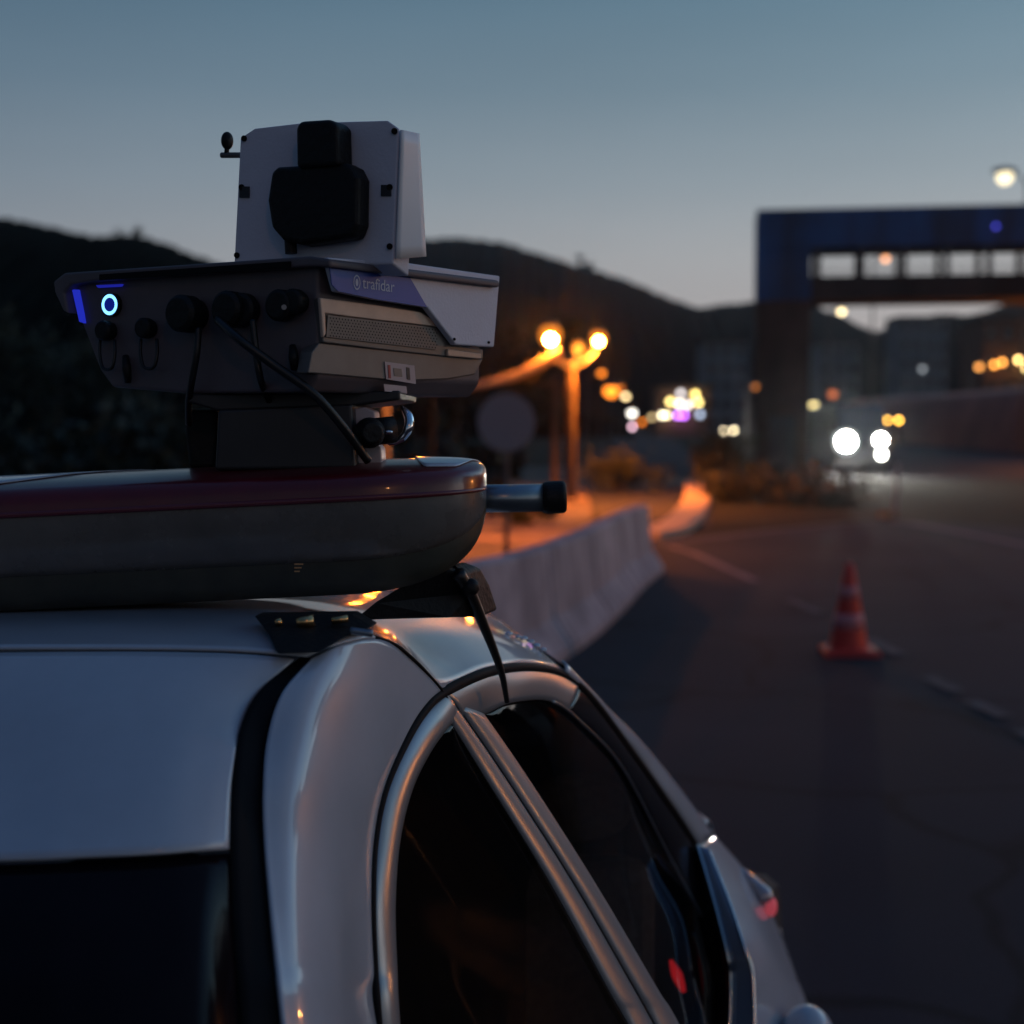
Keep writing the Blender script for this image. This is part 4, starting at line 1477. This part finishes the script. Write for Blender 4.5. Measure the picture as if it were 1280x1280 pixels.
# small printed label and drain slots on the base
bm = bmesh.new()
for k in range(3):
    p = W(368, 706 + k * 4.5, 1.632)
    box(bm, p.x, p.x + .010 - .002 * k, p.y - .001, p.y + .001, p.z, p.z + .0015)
link('printed_label', bm, mat('label_orange', (.5, .25, .1), .6), bar)
# cross tube with black cap
c0, c1, c2 = W(560, 624, 1.80), W(684, 622, 1.80), W(708, 621, 1.80)
bm = bmesh.new()
tube(bm, [c0, c1], .0175, 28)
link('cross_tube', bm, M['tube_metal'], bar, smooth=True)
bm = bmesh.new()
tube(bm, [c1 - Vector((.006, 0, 0)), c1, c1.lerp(c2, .85), c2], [.0185, .0205, .0205, .017], 28)
link('tube_cap', bm, M['black_plastic'], bar, smooth=False, bevel=.002)

# right hand foot: black wedge with strap and ratchet
bm = bmesh.new()
p1 = [W(*p) for p in [(440, 776, 1.66), (470, 752, 1.66), (520, 722, 1.67), (556, 708, 1.68), (578, 716, 1.70), (590, 738, 1.72), (602, 772, 1.74), (560, 772, 1.70), (500, 774, 1.68)]]
prism(bm, p1, Vector((.02, .07, .0)))
link('mounting_foot', bm, M['black_plastic'], bar, bevel=.004)
bm = bmesh.new()
tube(bm, curve([(572, 716, 1.69), (588, 742, 1.71), (604, 780, 1.74), (618, 815, 1.77), (628, 845, 1.79), (634, 878, 1.80)], 24), [.0085 - .00022 * k for k in range(25)], 8)
link('strap', bm, M['cable'], bar, smooth=True)
bm = bmesh.new()
q = W(588, 734, 1.70)
sphere(bm, q, .011, 16, 10)
tube(bm, [q + Vector((-.02, 0, .025)), q + Vector((.004, 0, .002))], .0022, 8)
link('ratchet', bm, M['black_plastic'], bar, smooth=True)
# clamp at the roof's rear edge
bm = bmesh.new()
pc_ = [W(*p) for p in [(316, 770, 1.50), (440, 768, 1.51), (466, 784, 1.49), (430, 797, 1.455), (400, 816, 1.42), (345, 818, 1.41), (334, 793, 1.45)]]
prism(bm, pc_, Vector((.003, .035, .0)))
link('roof_clamp', bm, M['black_plastic'], bar, bevel=.004)
bm = bmesh.new()
for (a, b, r_) in (((345, 779, 1.475), (352, 776, 1.475), .004), ((372, 779, 1.475), (392, 775, 1.475), .006), ((415, 776, 1.48), (435, 773, 1.48), .004)):
    tube(bm, [W(*a), W(*b)], r_, 10)
link('clamp_bolt', bm, mat('bolt_orange_glint', (.75, .45, .2), .25, metal=1), bar, smooth=True)  # orange glint on the bolts put into the metal colour
bm = bmesh.new()
tube(bm, curve([(438, 788, 1.465), (452, 790, 1.465), (466, 792, 1.465)], 6), .004, 8)
link('clamp_bolt', bm, M['tube_metal'], bar, smooth=True)

# ================================================================== RADAR UNIT
ra = thing('speed_radar_unit', W(350, 575, 1.75), 'speed measuring radar camera with glowing blue ring on top of the light bar', 'radar camera')
# box frame: corner C, back direction u (to the left, away), side direction v (to the right, away)
C0 = W(397, 400, 1.62)
Lf = W(75, 400, 1.80)
Rt = W(625, 400, 1.86)
u = (Lf - C0)
u.z = 0
u.normalize()
v = (Rt - C0)
v.z = 0
v.normalize()
nb_ = Vector((u.y, -u.x, 0))
if nb_.y > 0:
    nb_ = -nb_
ns_ = Vector((v.y, -v.x, 0))
if ns_.y > 0:
    ns_ = -ns_


def BP(px, py, off=0.0):
    return RP(px, py, C0 + nb_ * off, nb_)


def SP(px, py, off=0.0):
    return RP(px, py, C0 + ns_ * off, ns_)


# main body: back panel outline extruded along the side direction
depth_v = v * ((SP(600, 440) - C0).length)
bm = bmesh.new()
prism(bm, [BP(84, 352), BP(120, 343), BP(397, 325), BP(397, 470), BP(385, 490), BP(235, 492), BP(140, 484), BP(124, 462), BP(104, 410), BP(90, 372)], depth_v)
link('housing', bm, M['grey_panel'], ra, bevel=.004)
# lid with overhanging rim
bm = bmesh.new()
prism(bm, [BP(66, 352, .014), BP(80, 341, .014), BP(386, 320, .014), BP(412, 324, .014), BP(412, 334, .014), BP(388, 333, .014), BP(120, 351, .014), BP(88, 356, .014), BP(80, 366, .014), BP(84, 392, .014), BP(78, 388, .014), BP(68, 366, .014)],
      depth_v + v * .012)
link('lid', bm, M['grey_panel'], ra, bevel=.003)
bm = bmesh.new()
prism(bm, [BP(124, 343, .017), BP(362, 326.5, .017), BP(362, 334, .017), BP(124, 350.5, .017)], -nb_ * .003)
link('lid_slot', bm, M['trim'], ra)

# side flank in bands
def side_plate(name, pts, m, off, th, bev=.0015):
    bm = bmesh.new()
    prism(bm, [SP(x, y, off) for x, y in pts], -ns_ * th)
    return link(name, bm, m, ra, bevel=bev)


side_plate('upper_rail', [(399, 372), (520, 388), (552, 398), (575, 432), (604, 437), (604, 449), (560, 446), (470, 436), (404, 428)], M['flank'], .006, .01)
side_plate('lower_flank', [(399, 428), (470, 436), (604, 449), (594, 468), (560, 474), (500, 476), (385, 466), (390, 440)], M['flank'], .002, .02)
side_plate('pale_rail', [(400, 372), (470, 381), (526, 390), (545, 402), (552, 409), (470, 400), (407, 392), (408, 418), (404, 422)], M['tan_rail'], .010, .005)
side_plate('pale_rail', [(560, 436), (602, 442), (602, 449), (560, 445)], M['tan_rail'], .010, .005)
# perforated grille
bm = bmesh.new()
prism(bm, [SP(x, y, .009) for x, y in [(410, 394), (545, 410), (560, 430), (545, 437), (408, 421)]], -ns_ * .003)
link('grille', bm, M['flank'], ra)
bm = bmesh.new()
for j in range(7):
    for i in range(36):
        px = 413 + i * 3.75 + (1.8 if j % 2 else 0)
        py = 397 + j * 3.7 + (px - 410) * .115
        if px < 552:
            p = SP(px, py, .0094)
            a = v * .0011
            b2 = Vector((0, 0, .0011))
            bm.faces.new([bm.verts.new(p + a), bm.verts.new(p + b2), bm.verts.new(p - a), bm.verts.new(p - b2)])
link('grille_holes', bm, M['trim'], ra)
# white cover wrapping the top of the side
bm = bmesh.new()
prism(bm, [SP(x, y, .020) for x, y in [(410, 324), (512, 331), (625, 347), (618, 434), (570, 431), (548, 402), (534, 384), (470, 374), (421, 364)]], -ns_ * .010)
link('side_cover', bm, M['white_case'], ra, bevel=.002)
bm = bmesh.new()
top_l = [SP(410, 324, .020), SP(512, 331, .020), SP(625, 347, .020)]
inn = [p - ns_ * .12 + Vector((0, 0, .001)) for p in top_l]
tp = [top_l[0], top_l[1], top_l[2], inn[2], inn[1], inn[0]]
prism(bm, [p + Vector((0, 0, .002)) for p in tp], Vector((0, 0, -.006)))
link('pale_top', bm, M['white_case'], ra, bevel=.002)
bm = bmesh.new()
prism(bm, [SP(x, y, .0212) for x, y in [(412, 328), (508, 339), (534, 384), (470, 374), (423, 364), (415, 356)]], -ns_ * .0015)
blue = link('blue_label', bm, M['blue_label'], ra)
for (x, y) in ((568, 424), (611, 428)):
    bm = bmesh.new()
    tube(bm, [SP(x, y, .0215), SP(x, y, .019)], .0018, 10)
    link('screw', bm, M['trim'], ra)

# lettering on the blue label
fc = bpy.data.curves.new('lettering', 'FONT')
fc.body = 'trafidar'
fc.size = 1.0
fc.extrude = 0.0
fo = bpy.data.objects.new('tmp_font', fc)
col.objects.link(fo)
bpy.context.view_layer.update()
me = bpy.data.meshes.new_from_object(fo.evaluated_get(bpy.context.evaluated_depsgraph_get()))
bpy.data.objects.remove(fo)
xs_ = [q.co.x for q in me.vertices]
x0_, x1_ = min(xs_), max(xs_)
a_l, a_r = SP(453, 360, .0218), SP(493, 365.5, .0218)
ex = (a_r - a_l)
ez = SP(453, 345, .0218) - a_l
for q in me.vertices:
    s = (q.co.x - x0_) / (x1_ - x0_)
    q.co = a_l + ex * s + ez * (q.co.y / .72) + ns_ * .0002
me.materials.clear()
me.materials.append(M['grey_print'])
lt = bpy.data.objects.new('lettering', me)
col.objects.link(lt)
lt.parent = blue
bm = bmesh.new()
cc = SP(446, 353, .0216)
seg = 28
for r0, r1, sx in ((.0085, .0068, .62), (.0042, 0.0001, .5)):
    A1 = [bm.verts.new(cc + v * math.cos(k / seg * 6.283) * r0 * sx + Vector((0, 0, math.sin(k / seg * 6.283) * r0)) + ns_ * .0003) for k in range(seg)]
    B1 = [bm.verts.new(cc + v * math.cos(k / seg * 6.283) * r1 * sx + Vector((0, 0, math.sin(k / seg * 6.283) * r1)) + ns_ * .0003) for k in range(seg)]
    for k in range(seg):
        bm.faces.new([A1[k], A1[(k + 1) % seg], B1[(k + 1) % seg], B1[k]])
link('emblem', bm, M['grey_print'], blue)

# stickers on the lower flank
st1 = side_plate('sticker', [(481, 452), (518, 457), (520, 480), (483, 474)], M['bracket'], .0035, .001, 0)
for pts, m in (([(485, 456), (488, 456.5), (489, 473), (486, 472.5)], 'red_print'), ([(492, 460), (502, 461), (503, 471), (493, 470)], 'flank'), ([(508, 459), (512, 459.5), (513, 475), (509, 474)], 'grey_mount')):
    bm = bmesh.new()
    prism(bm, [SP(x, y, .0042) for x, y in pts], -ns_ * .0005)
    link('sticker_print', bm, M[m], st1)
side_plate('sticker', [(480, 480), (508, 483), (509, 492), (481, 489)], M['bracket'], .006, .001, 0)

# back panel: glowing ring button
p = BP(139, 381, .004)
bm = bmesh.new()
seg = 40
R0, R1 = 12.8 / F * 1.76, 8.6 / F * 1.76
A1 = [bm.verts.new(p + nb_ * .003 + u * math.cos(k / seg * 6.283) * R0 + Vector((0, 0, math.sin(k / seg * 6.283) * R0))) for k in range(seg)]
B1 = [bm.verts.new(p + nb_ * .003 + u * math.cos(k / seg * 6.283) * R1 + Vector((0, 0, math.sin(k / seg * 6.283) * R1))) for k in range(seg)]
for k in range(seg):
    bm.faces.new([A1[k], A1[(k + 1) % seg], B1[(k + 1) % seg], B1[k]])
link('ring_light', bm, emission('ring_glow', (.18, .52, 1.0), 2.4), ra)
bm = bmesh.new()
tube(bm, [p - nb_ * .006, p + nb_ * .0026], R0 * 1.12, 32)
pb = link('power_button', bm, M['black_plastic'], ra)
bm = bmesh.new()
tube(bm, [p + nb_ * .0028, p + nb_ * .0034], R1 * .96, 32)
link('button_face', bm, emission('button_face_glow', (.01, .03, .5), .35), pb)
# glowing strips imitating the ring's blue reflections on the rim
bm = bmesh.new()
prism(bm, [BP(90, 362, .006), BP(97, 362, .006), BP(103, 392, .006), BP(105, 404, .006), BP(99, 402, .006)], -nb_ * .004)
link('blue_reflection', bm, emission('blue_reflection_glow', (.03, .05, .9), .5), ra)
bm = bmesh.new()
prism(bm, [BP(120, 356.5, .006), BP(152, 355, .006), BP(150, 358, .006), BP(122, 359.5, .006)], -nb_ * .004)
link('blue_reflection', bm, emission('blue_reflection_glow', (.03, .04, .8), .35), ra)


# connectors
def plug(px, py, rpx, ln, cap=.8, name='connector'):
    p = BP(px, py, 0)
    r = rpx / F * 1.7
    bm = bmesh.new()
    tube(bm, [p, p + nb_ * ln * .3, p + nb_ * ln * .3, p + nb_ * ln * .85, p + nb_ * ln], [r * .85, r * .85, r, r, r * cap], 24)
    return link(name, bm, M['black_plastic'], ra, bevel=.001)


plug(246, 394, 23, .035)
plug(300, 388, 22, .03)
plug(312, 388, 20, .02)
plug(360, 383, 19, .022)
plug(376, 378, 15, .02)
plug(139, 414, 13, .018)
plug(189, 411, 13, .018)
bm = bmesh.new()
tube(bm, [BP(355, 384, .024), BP(355, 384, .026)], .003, 12)
link('connector_pin', bm, M['steel'], ra)


def loop_cap(px, py, wpx, h_):
    bm = bmesh.new()
    tube(bm, spline([BP(px - wpx, py, .008), BP(px - wpx * 1.05, py + h_ * .5, .012), BP(px - wpx * .6, py + h_, .014), BP(px + wpx * .6, py + h_, .014), BP(px + wpx * 1.05, py + h_ * .5, .012), BP(px + wpx, py, .008)], 24), .0021, 8)
    link('cap_loop', bm, M['cable'], ra, smooth=True)


loop_cap(134, 425, 9, 35)
loop_cap(186, 424, 10, 35)
for (a, b, wd) in (((157, 445), (160, 478), 6), ((366, 432), (368, 462), 6)):
    bm = bmesh.new()
    tube(bm, [BP(*a, .006), BP((a[0] + b[0]) / 2, (a[1] + b[1]) / 2, .010), BP(*b, .006)], [.004, wd / F * 1.7, .004], 10)
    link('toggle', bm, M['black_plastic'], ra, smooth=True)


def cable(pts, r, name='cable'):
    bm = bmesh.new()
    tube(bm, spline(pts, 40), r, 10)
    link(name, bm, M['cable'], ra, smooth=True)


cable([BP(248, 410, .02), BP(246, 440, .025), BP(240, 475, .02), BP(236, 500, .0), W(236, 530, 1.74)], .0042)
cable([BP(316, 400, .02), BP(320, 440, .022), BP(326, 475, .015), W(336, 500, 1.70)], .0040)
cable([BP(272, 400, .03), BP(300, 425, .04), W(345, 458, 1.62), W(392, 492, 1.62), W(430, 535, 1.64), W(460, 576, 1.67)], .0052)

# upper white box with black plug
bm = bmesh.new()
C1 = C0 + v * .05


def B2(px, py, off=0):
    return RP(px, py, C1 + nb_ * off, nb_)


outline = [(300, 172), (318, 160), (378, 153), (484, 150), (498, 160), (491, 330), (292, 332)]
vv = v * .026
pts = [B2(*q) for q in outline]
prism(bm, pts, vv + Vector((0, 0, -.012)))
bmesh.ops.recalc_face_normals(bm, faces=bm.faces)
link('camera_box', bm, M['white_case'], ra, bevel=.002)
# widened foot of its side wall
bm = bmesh.new()
b0 = [B2(498, 162), B2(491, 328)]
far = [RP(520, 168, C1 + v * .085, nb_), RP(529, 320, C1 + v * .085, nb_)]
q0, q1 = B2(498.5, 163) , B2(491.5, 324)
r0_, r1_ = RP(520, 168, q0 + v * .034, nb_), RP(529, 321, q0 + v * .034, nb_)
quad = [q0, q1, r1_, r0_]
quad = [p_ + ns_ * .004 for p_ in quad]
sheet(bm, [[quad[0].lerp(quad[3], j / 6).lerp(quad[1].lerp(quad[2], j / 6), i / 10) for j in range(7)] for i in range(11)])
link('side_panel', bm, mat('lit_side_panel', (.86, .84, .82), .45), ra, smooth=True, solid=.003)  # paler than the case, imitating stronger light on this side
bm = bmesh.new()
prism(bm, [B2(x, y, .028) for x, y in [(338, 214), (346, 208), (430, 203), (440, 208), (447, 222), (446, 280), (440, 297), (376, 306), (352, 300), (338, 284), (333, 250)]], -nb_ * .028)
link('plug_body', bm, M['black_plastic'], ra, bevel=.006)
bm = bmesh.new()
prism(bm, [B2(x, y, .034) for x, y in [(374, 151), (412, 148.5), (421, 156), (422, 206), (370, 210), (369, 160)]], -nb_ * .032)
link('plug_boot', bm, M['black_plastic'], ra, bevel=.005)
bm = bmesh.new()
tube(bm, [B2(363, 300, .012), B2(364, 317, .012)], .007, 14)
link('plug_nub', bm, M['black_plastic'], ra)
for (x, y) in ((305, 173), (493, 164), (302, 234), (487, 234), (296, 319), (487, 308)):
    bm = bmesh.new()
    tube(bm, [B2(x, y, .0025), B2(x, y, -.001)], .0036, 12)
    link('screw', bm, M['trim'], ra)
for (x, y) in ((305, 240), (482, 238)):
    bm = bmesh.new()
    prism(bm, [B2(x - 6, y - 7, .002), B2(x + 6, y - 7, .002), B2(x + 6, y + 7, .002), B2(x - 6, y + 7, .002)], -nb_ * .002)
    link('latch', bm, M['grey_mount'], ra)

# mounting pedestal and clamp
bm = bmesh.new()
pd = [W(*q) for q in [(272, 512, 1.68), (440, 505, 1.68), (445, 586, 1.68), (268, 588, 1.68)]]
prism(bm, pd, Vector((.01, .13, 0)))
link('pedestal', bm, M['grey_mount'], ra, bevel=.004)
bm = bmesh.new()
pd = [W(*q) for q in [(232, 492, 1.70), (500, 488, 1.70), (500, 500, 1.70), (440, 508, 1.70), (272, 514, 1.70), (232, 502, 1.70)]]
prism(bm, pd, Vector((.01, .14, 0)))
link('mount_plate', bm, M['grey_mount'], ra, bevel=.003)
bm = bmesh.new()
pd = [W(*q) for q in [(228, 512, 1.78), (272, 512, 1.78), (272, 586, 1.78), (236, 586, 1.78)]]
prism(bm, pd, Vector((0, .05, 0)))
link('cable_box', bm, M['black_plastic'], ra, bevel=.006)
bm = bmesh.new()
br = [W(*q) for q in [(436, 520, 1.70), (442, 511, 1.70), (456, 509, 1.70), (468, 514, 1.70), (470, 528, 1.70), (462, 545, 1.70), (476, 560, 1.70), (478, 588, 1.70), (434, 588, 1.70)]]
prism(bm, br, Vector((.003, .03, 0)))
link('clamp_bracket', bm, M['bracket'], ra, bevel=.002)
bm = bmesh.new()
kc = W(470, 540, 1.68)
tube(bm, [W(462, 541, 1.70), W(462, 541, 1.67), W(466, 541, 1.655)], [.018, .018, .012], 20)
link('knob', bm, M['black_plastic'], ra, smooth=False, bevel=.002)
bm = bmesh.new()
tube(bm, [W(466, 540, 1.69), W(492, 537, 1.70)], .016, 20)
link('clamp_barrel', bm, M['black_plastic'], ra, smooth=True)
bm = bmesh.new()
tube(bm, curve([(502, 508, 1.71), (510, 520, 1.705), (511, 533, 1.70), (504, 546, 1.70), (492, 553, 1.70), (482, 554, 1.70)], 24),
     [.0015, .003, .004, .005, .0055, .006, .006, .006, .006, .006, .006, .006, .0055, .005, .005, .005, .0045, .004, .004, .004, .0035, .003, .003, .002, .0015], 12)
link('clamp_ring', bm, M['chrome'], ra, smooth=True)
bm = bmesh.new()
sphere(bm, W(485, 540, 1.675), .004, 12, 8, (1.5, 1, .7))
link('clamp_pin', bm, M['chrome'], ra, smooth=True)
# little sensor on a side arm
bm = bmesh.new()
a0 = B2(302, 194, -.03)
a1 = B2(277, 194, -.03)
tube(bm, [a0, a1], .0035, 10)
link('sensor_arm', bm, M['flank'], ra)
bm = bmesh.new()
sphere(bm, B2(284, 176, -.03), .0095, 16, 12, (.8, .8, 1.15))
tube(bm, [B2(284, 182, -.03), B2(283, 194, -.03)], .003, 8)
link('sensor_head', bm, M['black_plastic'], ra, smooth=True)

# ------------------------------------------------------------------ haze
if HAZE:
    bm = bmesh.new()
    box(bm, -1200, 1200, -80, 860, -3, 96)
    o = link('haze', bm, M['trim'], kind='stuff')
    o.data.materials.clear()
    hm = bpy.data.materials.new('haze')
    hm.use_nodes = True
    t = hm.node_tree
    t.nodes.clear()
    out = t.nodes.new("ShaderNodeOutputMaterial")
    pv = t.nodes.new("ShaderNodeVolumePrincipled")
    pv.inputs["Color"].default_value = (.75, .8, .9, 1)
    pv.inputs["Density"].default_value = HAZE
    pv.inputs["Anisotropy"].default_value = 0.94
    t.links.new(pv.outputs[0], out.inputs["Volume"])
    o.data.materials.append(hm)
